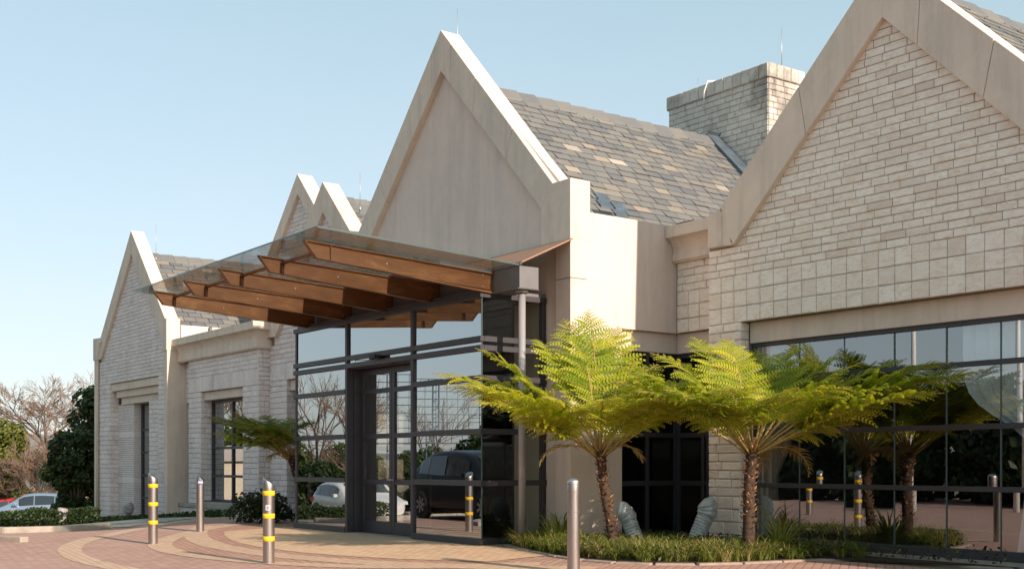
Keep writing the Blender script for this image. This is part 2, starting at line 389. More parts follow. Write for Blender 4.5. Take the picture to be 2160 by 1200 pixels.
sheet('verge_paving', fr(-33, -25.6, .4), fr(-14, 10.4, .4), .004, TAN, inside=lambda x, y: x < kerbx(y)-.1 and x > -32.6)
sheet('car_park_asphalt', fr(-110, -44, 1.0), fr(-30, 40, 2), .02, ASPH)
sheet('wing_side_paving', fr(-7.6, 9, .5), fr(12.4, 13.2, .4), .004, PAVE)
BED = [(-15.25, 11.22), (-14.6, 10.95), (-13.9, 10.68), (-13.38, 10.55), (-12.9, 10.4), (-12.25, 10.32), (-11.7, 10.38), (-11.24, 10.6), (-10.9, 11.0), (-10.68, 11.6), (-10.55, 12.2), (-10.45, 12.8), (-10.2, 13.25), (-9.6, 13.5), (-8.0, 13.62)]
strip_along('bed_kerb', list(reversed(BED)), .12, .03, CONCD)
mb = MB(); bp = BED+[(-8.0, 13.9), (-13.2, 13.9), (-14.6, 14.3), (-15.3, 12.0)]
cx, cy = -12.7, 12.2
for i in range(len(bp)):
    a, b = bp[i], bp[(i+1) % len(bp)]; mb.add([(cx, cy, .05), (a[0], a[1], .03), (b[0], b[1], .03)], [(0, 1, 2)])
mb.build('planting_bed_soil', SOIL, kind='structure')

# ------------------------------------------------------------------ the building
B = thing('stone_building', 'pale stone clubhouse with steep parapet gables, slate roofs and a dark glazed entrance', 'building', (-18.4, 12, 0))
def part(mb, name, mats, parent=None, bevel=0, label=None):
    p = parent if parent is not None else B
    o = mb.build(name, mats, None, bevel, label)
    o.parent = p; off = -Vector(B.location)
    o.matrix_parent_inverse = Matrix.Translation(off) if p is B else Matrix.Identity(4)
    return o
rnd = random.Random(3)
JOINT = .0045
def stone(mb, axis, fix, u0, u1, z0, z1, d, jit, tone, m=0):
    # one block proud of the plane `fix`, outer face towards -y (axis y) or +x (axis x), irregular face
    g = JOINT; u0 += g; u1 -= g; z0 += g; z1 -= g; c = min(.010, (z1-z0)*.1)
    s = -1 if axis == 'y' else 1
    P = lambda u, z, k: (u, fix+s*k, z) if axis == 'y' else (fix+s*k, u, z)
    j = lambda a=jit: rnd.uniform(-a, a)
    back = [P(u0, z0, -.01), P(u1, z0, -.01), P(u1, z1, -.01), P(u0, z1, -.01)]
    mid = [P(u0+j()*.3, z0+j()*.3, d*.45), P(u1+j()*.3, z0+j()*.3, d*.45), P(u1+j()*.3, z1+j()*.3, d*.45), P(u0+j()*.3, z1+j()*.3, d*.45)]
    fr_ = [P(u0+c+abs(j()), z0+c+abs(j()), d+j()), P(u1-c-abs(j()), z0+c+abs(j()), d+j()), P(u1-c-abs(j()), z1-c-abs(j()), d+j()), P(u0+c+abs(j()), z1-c-abs(j()), d+j())]
    fs = [(8, 9, 10, 11)] + [(i, (i+1) % 4, 4+(i+1) % 4, 4+i) for i in range(4)] + [(4+i, 4+(i+1) % 4, 8+(i+1) % 4, 8+i) for i in range(4)]
    if axis == 'x': pass
    mb.add(back+mid+fr_, fs, m, tone)
def courses(mb, axis, fix, u0, u1, z0, z1, h, L, d=.022, jit=.004, keep=None, stacked=False, vary=.35, m=0):
    nz = max(1, round((z1-z0)/h)); hh = (z1-z0)/nz
    for r in range(nz):
        za = z0+r*hh; zb = za+hh
        if stacked:
            k = max(1, round((u1-u0)/L)); cuts = [u0+(u1-u0)*i/k for i in range(k+1)]
        else:
            cuts = [u0]; u = u0 + L*rnd.uniform(.3, 1.0)
            while u < u1-.3*L: cuts.append(u); u += L*rnd.uniform(1-vary, 1+vary)
            cuts.append(u1)
        for a, b in zip(cuts, cuts[1:]):
            if keep and not keep(a, b, za, zb): continue
            t = min(1, max(0, rnd.gauss(.5, .17)))
            stone(mb, axis, fix, a, b, za, zb, d+rnd.uniform(-.004, .004), jit, t, m)
def coping(name, mbpts, y0, y1, mat=PL2, bevel=.012, parent=None):
    mb = MB(); mb.prism(mbpts, 'y', y0, y1); return part(mb, name, mat, parent, bevel)
def slates(mb, x0, z0, x1, z1, y0, y1, w=.38, e=.20, keep=None):
    # roof plane from ridge (x0,z0) down to eave (x1,z1), running along y
    dx, dz = x1-x0, z1-z0; L = math.hypot(dx, dz); dx /= L; dz /= L; nx, nz = (-dz, dx) if dx > 0 else (dz, -dx)
    if nz < 0: nx, nz = -nx, -nz
    rows = int(L/e)+1
    for r in range(rows):
        a = r*e; b = min(L, a+e*1.04); off = (r % 2)*w*.5 + rnd.uniform(-.02, .02); y = y0-off
        while y < y1:
            ww = w*rnd.uniform(.88, 1.12); ya, yb = max(y, y0)+.009, min(y+ww, y1)-.009; y += ww
            if yb-ya < .03: continue
            t = rnd.choice([.02, .15, .25, .35, .42, .5, .58, .68, .3, .4, .6, .45]) if rnd.random() > .09 else rnd.uniform(.70, 1)
            k0 = .004; k1 = .020+rnd.uniform(-.006, .010); s0 = rnd.uniform(-.012, .012)
            P = lambda s, yy, k: (x0+dx*s+nx*k, yy, z0+dz*s+nz*k)
            vs = [P(a, ya, k0), P(a, yb, k0), P(b+s0, yb, k1), P(b+s0, ya, k1), P(b+s0, yb, k1-.018), P(b+s0, ya, k1-.018), P(a, ya, k0-.012), P(a, yb, k0-.012)]
            mb.add(vs, [(0, 1, 2, 3), (3, 2, 4, 5), (0, 3, 5, 6), (1, 7, 4, 2)], 0, t)
def roof(name, xr, zr, xl, zl, xe, ze, y0, y1, w=.38, e=.20, ridge=True):
    mb = MB(); slates(mb, xr, zr, xe, ze, y0, y1, w, e); slates(mb, xr, zr, xl, zl, y0, y1, w*1.3, e*1.3)
    r = part(mb, name, SLATE)
    mb = MB(); mb.prism([(xr, zr-.03), (xe, ze-.03), (xe, ze-.15), (xr, zr-.2), (xl, zl-.15), (xl, zl-.03)], 'y', y0+.01, y1-.01)
    part(mb, 'roof_deck', SOIL, r)
    if ridge:
        mb = MB(); y = y0; s = (zr-ze)/(xe-xr)
        while y < y1-.02:
            yb = min(y1, y+.43); k = rnd.uniform(0, .02); wd = .2
            for sg in (1, -1):
                P = lambda q, yy, h: (xr+sg*q, yy, zr-q*s+h)
                mb.add([P(0, y, .05+k), P(0, yb, .075+k), P(wd, yb, .055+k), P(wd, y, .03+k), P(wd, yb, .015+k), P(wd, y, -.0+k)], [(0, 1, 2, 3), (3, 2, 4, 5), (0, 3, 5)], 0, rnd.uniform(.05, .6))
            y = yb+.016
        part(mb, 'ridge_tiles', SLATE, r)
    return r
def rod(x, y, z0, z1, r=.011):
    mb = MB(); mb.tube([(x, y, z0), (x, y, z1)], [r*.8, r*.5], 6); mb.tube([(x, y, z0-.05), (x, y, z0+.06)], r*2.2, 6); part(mb, 'lightning_rod', ROD)
def cornice(name, path, prof, mat=PL2, capdepth=.5):
    # path: list of functions o -> (x,y); prof: list of (o,z) top to bottom
    mb = MB()
    for (o0, z0), (o1, z1) in zip(prof, prof[1:]):
        for p, q in zip(path, path[1:]):
            a, b, c, d = p(o0), q(o0), q(o1), p(o1)
            mb.quad((*a, z0), (*b, z0), (*c, z1), (*d, z1))
    o0, z0 = prof[0]
    for p, q in zip(path, path[1:]):
        a, b, c, d = p(o0), q(o0), q(-capdepth), p(-capdepth); mb.quad((*a, z0), (*d, z0), (*c, z0), (*b, z0))
    return part(mb, name, mat)
COVE = lambda zt, zb, out=.28: [(out, zt), (out, zt-.19), (out-.02, zt-.2)] + [(out-.02-.17*math.sin(t*math.pi/2*.95), zt-.2-.2*(1-math.cos(t*math.pi/2))-.02*t) for t in (.2, .4, .6, .8, 1)] + [(out-.19, zt-.45), (out-.165, zt-.455), (out-.165, zb+.03), (out-.19, zb+.02), (out-.19, zb), (-.01, zb)]

# ---- entrance gable (plastered)
G = 11.95; GX = -18.4
mb = MB(); mb.prism([(-22.2, 4.02), (-22.2, 5.6), (-18.4, 9.2), (-14.7, 5.6), (-14.7, 4.02)], 'y', 12.07, 12.32)
eg = part(mb, 'gable_wall', PL)
op = lambda s: [(GX+s*(x-GX), z) for x, z in [(-14.6, 4.9), (-14.6, 5.87), (-15.07, 5.885)]]
r_ = op(1); l_ = op(-1)
# rake copings as mitred stones with open joints, all along one gable
def rake(x0, z0, x1, z1, ix0, iz0, ix1, iz1, cuts, y0, y1, parent, g=.006):
    mb = MB(); ts = [0]+cuts+[1]
    for a, b in zip(ts, ts[1:]):
        L = math.hypot(x1-x0, z1-z0); ga = g/L if a > 0 else 0; gb = g/L if b < 1 else 0; a += ga; b -= gb
        lo = lambda p, q, t: p+(q-p)*t
        mb.prism([(lo(x0, x1, a), lo(z0, z1, a)), (lo(x0, x1, b), lo(z0, z1, b)), (lo(ix0, ix1, b), lo(iz0, iz1, b)), (lo(ix0, ix1, a), lo(iz0, iz1, a))], 'y', y0, y1)
    return part(mb, 'gable_coping', PL2, parent, .008)
for s in (1, -1):
    X = lambda x: GX+s*(x-GX)
    rake(X(-15.07), 5.885, GX, 9.35, X(-15.37), 5.51, GX, 8.59, [.33, .66, .9], G, G+.42, eg)
    mb = MB(); mb.prism([(X(-15.08), 5.875), (X(-14.598), 5.872), (X(-14.598), 4.9), (X(-15.37), 4.9), (X(-15.37), 5.505)], 'y', G-.004, G+.40); part(mb, 'kneeler_block', PL2, eg, .01)
    if s < 0:
        mb = MB(); mb.box(-22.2, -21.82, G, 12.3, 0, 4.898); part(mb, 'gable_pier', PL, eg, .006)
    mb = MB(); mb.box(*sorted((X(-14.99), X(-15.4))), 12.075, 12.3, 0, 4.9); part(mb, 'pier_return', PL, eg, .006)
# side wall of the entrance block, sunlit
mb = MB(); mb.prism([(G, 0), (G, 5.868), (12.36, 5.868), (12.36, 5.37), (24, 5.37), (24, 3.54), (13.05, 3.54), (13.05, 0)], 'x', -14.98, -14.602)
part(mb, 'plaster_side_wall', PL, None, .006)
mb = MB(); mb.box(-14.97, -14.597, G-.003, 12.3, 4.276, 4.290); part(mb, 'pier_joint', MORTAR)
mb = MB(); mb.box(-14.93, -14.69, 13.055, 14.40, 3.2, 3.538); part(mb, 'lintel', PL, None, .006)
roof('slate_roof', GX, 8.47, -21.9, 4.9, -14.97, 4.93, 12.38, 19.25)
mb = MB()
mb.add([(GX-.05, 18.98, 8.62), (GX-.05, 19.38, 8.62), (-16.0, 19.38, 6.17), (-16.0, 18.98, 6.17), (GX-.05, 18.98, 8.36), (GX-.05, 19.38, 8.36), (-16.0, 19.38, 5.9), (-16.0, 18.98, 5.9)], [(0, 1, 2, 3), (4, 5, 1, 0), (3, 2, 6, 7), (0, 3, 7, 4), (1, 5, 6, 2)])
mb.add([(GX-.3, 18.98, 8.36), (GX+.02, 18.98, 8.66), (GX+.02, 19.38, 8.66), (GX-.3, 19.38, 8.36)], [(0, 1, 2, 3)])
part(mb, 'lead_flashing', LEAD)
mb = MB(); rz = lambda x: 8.47-(x+18.4)*1.032+.05
for (x0, y0) in ((-16.12, 13.72), (-15.96, 13.98), (-15.96, 13.64), (-15.80, 13.86)):
    x1 = x0+.145; mb.add([(x0, y0, rz(x0)), (x0, y0+.3, rz(x0)), (x1, y0+.3, rz(x1)+.012), (x1, y0, rz(x1)+.012), (x1, y0, rz(x1)-.03), (x1, y0+.3, rz(x1)-.03), (x0, y0, rz(x0)-.03)], [(0, 1, 2, 3), (3, 2, 5, 4), (0, 3, 4, 6)])
part(mb, 'dark_roof_patch', LEAD)
# chimney
mb = MB(); courses(mb, 'y', 19.42, -20.08, -17.05, 5.6, 9.58, .13, .30, .018, .004); courses(mb, 'x', -17.05, 19.42, 20.52, 5.6, 9.58, .13, .30, .018, .004)
ch = part(mb, 'chimney', ST_C)
mb = MB(); mb.box(-20.08, -17.05, 19.42, 20.52, 5, 9.7); part(mb, 'chimney_core', MORTAR, ch)
mb = MB(); courses(mb, 'y', 19.39, -20.12, -17.02, 9.58, 9.89, .31, .25, .03, .008, stacked=True); courses(mb, 'x', -17.02, 19.39, 20.55, 9.58, 9.89, .31, .25, .03, .008, stacked=True)
mb.box(-20.12, -17.03, 19.4, 20.54, 9.575, 9.87, 0, .4)
part(mb, 'chimney_cap', ST_C, ch)
mb = MB(); mb.tube([(-18.9, 19.36, 9.35), (-18.86, 19.33, 9.7), (-18.78, 19.36, 9.93), (-18.7, 19.6, 9.95)], .018, 6); part(mb, 'rope_end', WHITE, ch)
for x, y, z0, z1 in ((-17.1, 19.9, 9.85, 10.75), (-20.0, 20.3, 9.85, 10.5), (-21.5, 21.5, 8.4, 9.3), (-18.45, 12.36, 8.9, 9.86), (-35.1, 12.55, 7.5, 8.55), (-24.05, 13.4, 7.2, 8.05)): rod(x, y, z0, z1)
# ---- link wall between entrance block and right wing
mb = MB(); courses(mb, 'y', 14.3, -14.58, -13.25, 3.54, 4.24, .233, .27, .02, .004, stacked=True); courses(mb, 'y', 14.3, -14.58, -13.25, 4.24, 4.74, .12, .36, .016, .004)
lw = part(mb, 'link_wall', ST_W)
mb = MB(); mb.box(-14.6, -13.2, 14.3, 14.6, 3.54, 5.3); part(mb, 'mortar_backing', MORTAR, lw)
mb = MB(); mb.box(-14.68, -13.22, 14.385, 14.7, 3.2, 3.538); part(mb, 'lintel', PL, None, .006)
cornice('cornice', [lambda o: (-14.59, 14.3-o), lambda o: (-13.1, 14.3-o)], COVE(5.33, 4.73), PL2, 3)
mb = MB(); mb.prism([(14.12, 5.335), (14.5, 5.335), (14.5, 5.48), (14.2, 5.40)], 'x', -14.5, -14.38); part(mb, 'gutter_outlet', BLACK)
# glazed corner doors in the recess
def frames(bars, name, parent=None, mat=FRAME, bev=.004):
    mb = MB()
    for b in bars: mb.box(*b)
    return part(mb, name, mat, parent, bev)
zt = [.06, .98, 1.8, 2.62, 3.16]
fd = frames([(-14.80, -14.74, 13.06, 14.44, z-.04, z+.04) for z in zt] + [(-14.81, -14.73, y-.03, y+.03, .02, 3.2) for y in (13.09, 13.75, 14.41)] + [(-14.73, -13.2, 14.42, 14.48, z-.04, z+.04) for z in zt] + [(x-.035, x+.035, 14.41, 14.49, .02, 3.2) for x in (-14.69, -14.1, -13.98, -13.24)], 'corner_window')
mb = MB(); mb.quad((-14.77, 13.06, .05), (-14.77, 14.44, .05), (-14.77, 14.44, 3.18), (-14.77, 13.06, 3.18)); mb.quad((-14.72, 14.45, .05), (-13.2, 14.45, .05), (-13.2, 14.45, 3.18), (-14.72, 14.45, 3.18)); part(mb, 'glass', GLASSD, fd)
# ---- right wing (stone gable)
WY = 13.72; WX = -9.94; WL, WR = -13.27, -6.61
kp = lambda a, b, za, zb: all(zz < 8.0-abs(u-WX)*.98+.1-.3 for u, zz in ((a, za), (b, za))) or min(zz+abs(u-WX)*.98 for u, zz in ((a, za), (b, za), ((a+b)/2, za))) < 7.62
mb = MB(); courses(mb, 'y', WY, WL, WR, 3.5, 4.24, .247, .265, .019, .005, stacked=True)
courses(mb, 'y', WY, WL, WR, 4.24, 7.6, .112, .34, .018, .003, keep=lambda a, b, za, zb: za < 4.62 or (za+abs((a+b)/2-WX)*.98 < 7.55 and (za+abs(a-WX)*.98 < 7.95 and za+abs(b-WX)*.98 < 7.95)), vary=.22)
courses(mb, 'y', WY, WL, -12.60, 0.0, .8, .22, .34, .03, .010); courses(mb, 'y', WY, WL, -12.60, .8, 3.5, .135, .34, .026, .008); courses(mb, 'x', -12.60, WY-.02, 13.9, 0, 3.5, .135, .2, .012, .006)
courses(mb, 'y', WY, -7.28, WR, 0.0, 3.5, .21, .36, .03, .009)
rw = part(mb, 'stone_gable_wall', ST_W)
mb = MB(); mb.prism([(WL+.005, 3.5), (WL+.005, 4.95), (WX, 8.05), (WR-.005, 4.95), (WR-.005, 3.5)], 'y', WY, 14.02); mb.box(WL+.01, -12.6, WY, 14.0, 0, 3.495); mb.box(-7.28, WR, WY, 14.0, 0, 3.495); part(mb, 'mortar_backing', MORTAR, rw)
for s in (1, -1):
    X = lambda x: WX+s*(x-WX)
    rake(X(-12.95), 5.30, WX, 8.21, X(-12.67), 4.70, WX, 7.385, [.52] if s > 0 else [.45, .8], 13.61, 14.05, rw)
    mb = MB(); mb.prism([(X(-12.956), 5.295), (X(-13.2), 5.23), (X(-13.2), 4.72), (X(-12.9), 4.71), (X(-12.9), 5.297)], 'y', 13.61, 14.05); mb.prism([(X(-12.894), 5.30), (X(-12.894), 4.71), (X(-12.67), 4.70), (X(-12.72), 4.75), (X(-12.75), 5.2)], 'y', 13.612, 14.0); part(mb, 'kneeler_block', PL2, rw, .006)
mb = MB(); mb.box(-12.57, -7.28, 13.89, 14.05, 3.18, 3.498); part(mb, 'lintel', PL2, None, .006)
roof('slate_roof', WX, 8.0, WL-.05, 4.75, WR+.05, 4.75, 14.06, 24, .42, .21)
zr = [.16, .98, 1.79, 2.61, 3.15]
wf = frames([(-12.56, -7.3, 13.93, 13.995, z-.035, z+.035) for z in zr] + [(-12.56, -12.50, 13.94, 13.99, .1, 3.18), (-7.36, -7.3, 13.94, 13.99, .1, 3.18)] + [(-12.58, -7.28, 13.9, 14.0, .07, .14)], 'window')
mb = MB()
for x0, x1 in zip([-12.5, -11.65, -10.83, -9.99, -9.18, -8.4], [-11.65, -10.83, -9.99, -9.18, -8.4, -7.36]): 
    for z0, z1 in zip(zr, zr[1:]):
        q = [rnd.uniform(-.0035, .0035) for _ in range(3)]; mb.quad((x0+.006, 13.962+q[0], z0), (x1-.006, 13.962+q[1], z0), (x1-.006, 13.962+q[1]+q[2], z1), (x0+.006, 13.962+q[0]+q[2], z1))
part(mb, 'glass', GLASSW, wf)
mb = MB()
for x in (-11.65, -10.83, -9.99, -9.18, -8.4): mb.box(x-.008, x+.008, 13.952, 13.972, .15, 3.15)
part(mb, 'silicone_joint', GEDGE, wf)
mb = MB(); mb.box(-12.62, -7.2, 13.72, 14.0, -.1, .068); part(mb, 'plinth', CONC)
# unseen block past the right edge, added to shade fern and lower wall
mb = MB(); mb.box(-6.58, 8, 13.02, 22, -.2, 5.2); part(mb, 'unseen_shade_block', PL)
# ---- left wing
LY = 12.17; LX = -35.93
mb = MB(); K = lambda a, b, za, zb: za+abs((a+b)/2-LX)*1.02 < 7.9 and za+max(abs(a-LX), abs(b-LX))*1.02 < 8.35
courses(mb, 'y', LY, -39.34, -33.16, 3.88, 7.6, .11, .34, .014, .003, keep=K)
courses(mb, 'y', LY, -39.34, -38.24, -.65, 3.88, .15, .36, .016, .003); courses(mb, 'x', -38.24, LY-.015, 12.46, -.65, 3.88, .15, .36, .012, .003)
courses(mb, 'y', LY, -33.8, -33.16, -.5, 3.88, .14, .34, .016, .004)
lg = part(mb, 'stone_gable_wall', ST_G)
mb = MB(); mb.prism([(-39.5, 3.88), (-39.5, 4.8), (LX, 8.2), (-33.0, 5.2), (-33.0, 3.88)], 'y', LY, 12.5); mb.box(-39.5, -38.25, LY, 12.9, -.7, 3.875); mb.box(-33.8, -33.0, LY, 13, -.6, 3.875); mb.box(-34.94, -33.8, 12.3, 12.9, -.6, 3.22); part(mb, 'mortar_backing', MORTAR, lg)
rake(-33.03, 5.47, LX, 8.44, -33.3, 4.90, LX, 7.72, [.4, .75], LY-.1, LY+.3, lg); rake(-38.9, 5.42, LX, 8.44, -38.9, 4.72, LX, 7.72, [.4, .75], LY-.1, LY+.3, lg)
mb = MB(); mb.prism([(-33.04, 5.465), (-32.9, 5.47), (-32.9, 4.55), (-33.2, 4.55), (-33.3, 4.895)], 'y', LY-.1, LY+.3); part(mb, 'kneeler_block', PL2, lg, .01); mb = MB(); mb.prism([(-38.905, 5.42), (-39.68, 5.45), (-39.68, 4.72), (-38.905, 4.72)], 'y', LY-.1, LY+.3); part(mb, 'kneeler_block', PL2, lg, .01)
mb = MB(); mb.box(-33.15, -32.91, LY-.08, 12.5, -.6, 4.545); part(mb, 'corner_pilaster', PL2, None, .01)
mb = MB(); mb.box(-39.68, -39.36, LY-.06, 12.5, -.8, 4.71); mb.box(-39.86, -39.67, LY, 12.4, 4.1, 4.35); part(mb, 'corner_pilaster', PL2, None, .01)
mb = MB(); mb.box(-33.2, -32.92, 12.5, 24, -.6, 5.3); part(mb, 'plaster_side_wall', PL, None, .006)
mb = MB(); mb.box(-32.91, -32.76, 13.3, 13.42, 4.98, 5.1); mb.tube([(-32.84, 13.36, 5.08), (-32.84, 13.36, 5.3)], .05, 10); mb.box(-32.91, -32.87, 12.9, 13.31, 4.99, 5.03); part(mb, 'floodlight', STEEL)
mb = MB(); mb.tube([(-39.3, 12.1, -.6), (-39.3, 12.1, 4.4), (-39.25, 12.1, 4.75), (-38.8, 12.02, 5.3)], .045, 8); part(mb, 'downpipe', PL2)
mb = MB(); mb.box(-38.23, -33.81, 12.21, 12.5, 3.64, 3.872); mb.box(-38.0, -33.81, 12.30, 12.6, 3.42, 3.632); mb.box(-37.75, -33.81, 12.38, 12.7, 3.2, 3.412); part(mb, 'stepped_lintel', PL2, None, .006)
mb = MB(); z = -.6; k = 0
while z < 3.2:
    big = (abs(z-2.2) < .12 or abs(z-.75) < .12); h = .22 if big else .068
    stone(mb, 'y', 12.45, -38.24, -36.75, z, min(z+h, 3.215), .02, .001, .55 if big else rnd.uniform(.4, .7)); stone(mb, 'x', -36.75, 12.435, 12.72, z, min(z+h, 3.215), .004, .001, .5); z += h
fl = part(mb, 'ribbed_stone_panel', ST_G)
mb = MB(); courses(mb, 'y', 12.3, -34.95, -33.8, -.5, 3.215, .14, .34, .016, .004); part(mb, 'recessed_pier', ST_G)
mb = MB(); mb.box(-38.24, -36.75, 12.45, 12.9, -.7, 3.22); part(mb, 'mortar_backing', MORTAR, fl)
zl = [-.35, .26, .96, 1.67, 2.38, 3.17]
w1 = frames([(-36.74, -34.9, 12.66, 12.73, z-.035, z+.035) for z in zl] + [(x-.04, x+.04, 12.655, 12.735, -.5, 3.22) for x in (-36.68, -35.75, -34.93)], 'window')
mb = MB(); mb.quad((-36.74, 12.7, -.4), (-34.9, 12.7, -.4), (-34.9, 12.7, 3.2), (-36.74, 12.7, 3.2)); part(mb, 'glass', GLASS, w1)
roof('slate_roof', LX, 7.75, -39.4, 4.6, -32.95, 4.75, 12.5, 24, .42, .21)
# ---- left link with cornice
KY = 12.5
mb = MB()
for a, b in ((-32.3, -31.4), (-28.57, -27.62)): courses(mb, 'y', KY, a, b, -.35, 3.3, .14, .32, .016, .004)
courses(mb, 'x', -31.4, KY-.015, 12.83, .3, 3.3, .14, .3, .012, .003); courses(mb, 'x', -27.62, KY-.015, 12.83, -.3, 3.3, .14, .3, .014, .003)
courses(mb, 'y', KY, -32.3, -27.62, 3.3, 3.72, .42, .2, .018, .003, stacked=True); courses(mb, 'y', KY, -32.3, -27.62, 3.72, 4.2, .115, .34, .014, .003)
courses(mb, 'x', -27.62, KY-.015, 12.83, 3.3, 4.2, .115, .3, .014, .003); courses(mb, 'y', 12.66, -32.9, -32.3, 3.05, 4.2, .14, .3, .014, .003)
courses(mb, 'y', KY-.04, -32.9, -27.62, -.45, .1, .17, .36, .018, .004)
lk = part(mb, 'link_wall', ST_G)
mb = MB(); mb.box(-32.3, -27.63, KY, 12.8, 3.3, 4.25); mb.box(-32.3, -31.41, KY, 12.83, -.4, 3.3); mb.box(-28.56, -27.63, KY, 12.83, -.4, 3.3); mb.box(-32.9, -32.3, 12.67, 12.8, 3.05, 4.25); mb.box(-32.9, -27.63, KY-.04, 12.83, -.5, .1); part(mb, 'mortar_backing', MORTAR, lk)
cornice('cornice', [lambda o: (-32.9, KY-o), lambda o: (-27.62+o, KY-o), lambda o: (-27.62+o, 12.85)], COVE(4.86, 4.2), PL2, 2)
mb = MB(); mb.box(-31.38, -28.58, 12.58, 12.83, 3.07, 3.298); part(mb, 'lintel', PL2, None, .006)
mb = MB(); mb.box(-32.9, -28.5, 12.40, 12.82, .1, .2); mb.box(-31.38, -28.6, 12.5, 12.82, .2, .27); part(mb, 'window_sill', CONC, None, .01)
zk = [.31, .98, 1.75, 2.46, 3.02]
w2 = frames([(-31.37, -28.58, 12.79, 12.86, z-.035, z+.035) for z in zk] + [(x-.035, x+.035, 12.785, 12.865, .27, 3.07) for x in (-31.33, -29.95, -28.61)] + [(-32.86, -32.32, 12.8, 12.86, .2, .28), (-32.86, -32.80, 12.8, 12.86, .2, 3.05)], 'window')
mb = MB(); mb.quad((-31.37, 12.83, .27), (-28.58, 12.83, .27), (-28.58, 12.83, 3.06), (-31.37, 12.83, 3.06)); mb.quad((-32.88, 12.83, .2), (-32.3, 12.83, .2), (-32.3, 12.83, 3.05), (-32.88, 12.83, 3.05)); part(mb, 'glass', GLASS, w2)
mb = MB(); mb.box(-32.9, -22, 12.9, 24, 4.5, 4.8); mb.box(-14.9, -13, 14.6, 24, 4.6, 5.2); mb.box(-22.5, -14.95, 12.4, 20, 4.1, 4.3); mb.box(-39.4, -33, 12.5, 24, 3.9, 4.2); mb.box(-13.2, -6.7, 14.1, 24, 3.5, 3.8); part(mb, 'flat_roof', MORTAR)
# ---- second gable behind the link
def stone_gable(Y, X0, zo, zi, half, zk, wall, name):
    mb = MB(); courses(mb, 'y', Y, X0-half+.04, X0+half-.04, wall, zi, .12, .33, .014, .003, keep=lambda a, b, za, zb: za+abs((a+b)/2-X0)*1.02 < zi+.1 and za+max(abs(a-X0), abs(b-X0))*1.02 < zi+.45)
    return mb
X2 = -24.53
mb = stone_gable(12.8, X2, 7.82, 7.12, 3.12, 4.5, 3.8, '')
courses(mb, 'y', 12.8, -27.6, -26.64, -.2, 3.38, .14, .3, .016, .004); courses(mb, 'x', -26.64, 12.785, 13.1, -.2, 3.38, .14, .3, .012, .003); courses(mb, 'y', 12.8, -27.6, -22.3, 3.38, 3.8, .42, .22, .018, .003, stacked=True)
g2 = part(mb, 'stone_gable_wall', ST_G)
mb = MB(); mb.prism([(-27.6, 3.38), (-27.6, 4.6), (X2, 7.6), (-21.5, 4.6), (-21.5, 3.38)], 'y', 12.8, 13.1); mb.box(-27.6, -26.65, 12.8, 13.2, -.3, 3.38); part(mb, 'mortar_backing', MORTAR, g2)
rake(-27.55, 4.74, X2, 7.82, -27.07, 4.46, X2, 7.12, [.5, .8], 12.68, 13.1, g2); rake(-21.5, 4.74, X2, 7.82, -21.9, 4.46, X2, 7.12, [.5, .8], 12.68, 13.1, g2)
mb = MB(); mb.prism([(-27.68, 5.0), (-27.3, 5.0), (-27.08, 4.465), (-27.64, 4.49)], 'y', 12.675, 13.1); part(mb, 'kneeler_block', PL2, g2, .01)
mb = MB(); mb.box(-26.62, -22.2, 12.88, 13.1, 3.12, 3.378); part(mb, 'lintel', PL2, None, .006)
w3 = frames([(-26.62, -22.2, 13.04, 13.11, z-.035, z+.035) for z in (.2, .98, 1.8, 2.5, 3.08)] + [(x-.035, x+.035, 13.035, 13.115, -.1, 3.12) for x in (-26.58, -25.4, -24.2, -22.9)], 'window')
mb = MB(); mb.quad((-26.6, 13.08, -.1), (-22.2, 13.08, -.1), (-22.2, 13.08, 3.1), (-26.6, 13.08, 3.1)); part(mb, 'glass', GLASS, w3)
roof('slate_roof', X2, 7.35, -27.6, 4.3, -21.6, 4.4, 13.1, 22, .42, .21)
X1 = -30.31
mb = stone_gable(15.0, X1, 9.47, 8.9, 3.4, 5.5, 4.8, '')
g1 = part(mb, 'stone_gable_wall', ST_G)
mb = MB(); mb.prism([(-33.6, 4.5), (-33.6, 6.0), (X1, 9.3), (-27, 6.0), (-27, 4.5)], 'y', 15.0, 15.3); part(mb, 'mortar_backing', MORTAR, g1)
rake(-33.7, 6.0, X1, 9.47, -33.3, 5.8, X1, 8.9, [.5, .8], 14.88, 15.35, g1); rake(-26.92, 6.0, X1, 9.47, -27.3, 5.8, X1, 8.9, [.5, .8], 14.88, 15.35, g1)
roof('slate_roof', X1, 8.95, -33.6, 5.6, -27, 5.6, 15.35, 22, .42, .21)
# ---- entrance glass box
FX0, FX1, FY = -22.0, -15.39, 10.78
zs = [.06, 1.0, 1.825, 2.675, 3.155, 3.30, 4.0]
bars = []
for z in zs:
    h = .045 if z > .1 else .06; pr_ = .05
    if z < 3.1: bars += [(FX0-.04, -19.86, FY-pr_, FY+.03, z-h, z+h), (-17.42, FX1+.03, FY-pr_, FY+.03, z-h, z+h)]
    else: bars += [(FX0-.04, FX1+.03, FY-pr_, FY+.03, z-h, z+h)]
    bars += [(FX1-.03, FX1+.035, FY+.032, 12.06, z-h, z+h)]
bars += [(FX0-.01, FX0+.05, FY-.02, FY+.04, .02, 4.04), (-19.86, -19.78, FY-.04, FY+.1, .02, 4.04), (-17.50, -17.42, FY-.04, FY+.1, .02, 4.04), (FX1-.1, FX1-.04, 12.0, 12.06, .02, 4.04), (FX1-.05, FX1+.01, 11.98, 12.05, 0, 4.04)]
eb = frames([b for b in bars], 'entrance_glazing', None, FRAME, .004)
mb = MB()
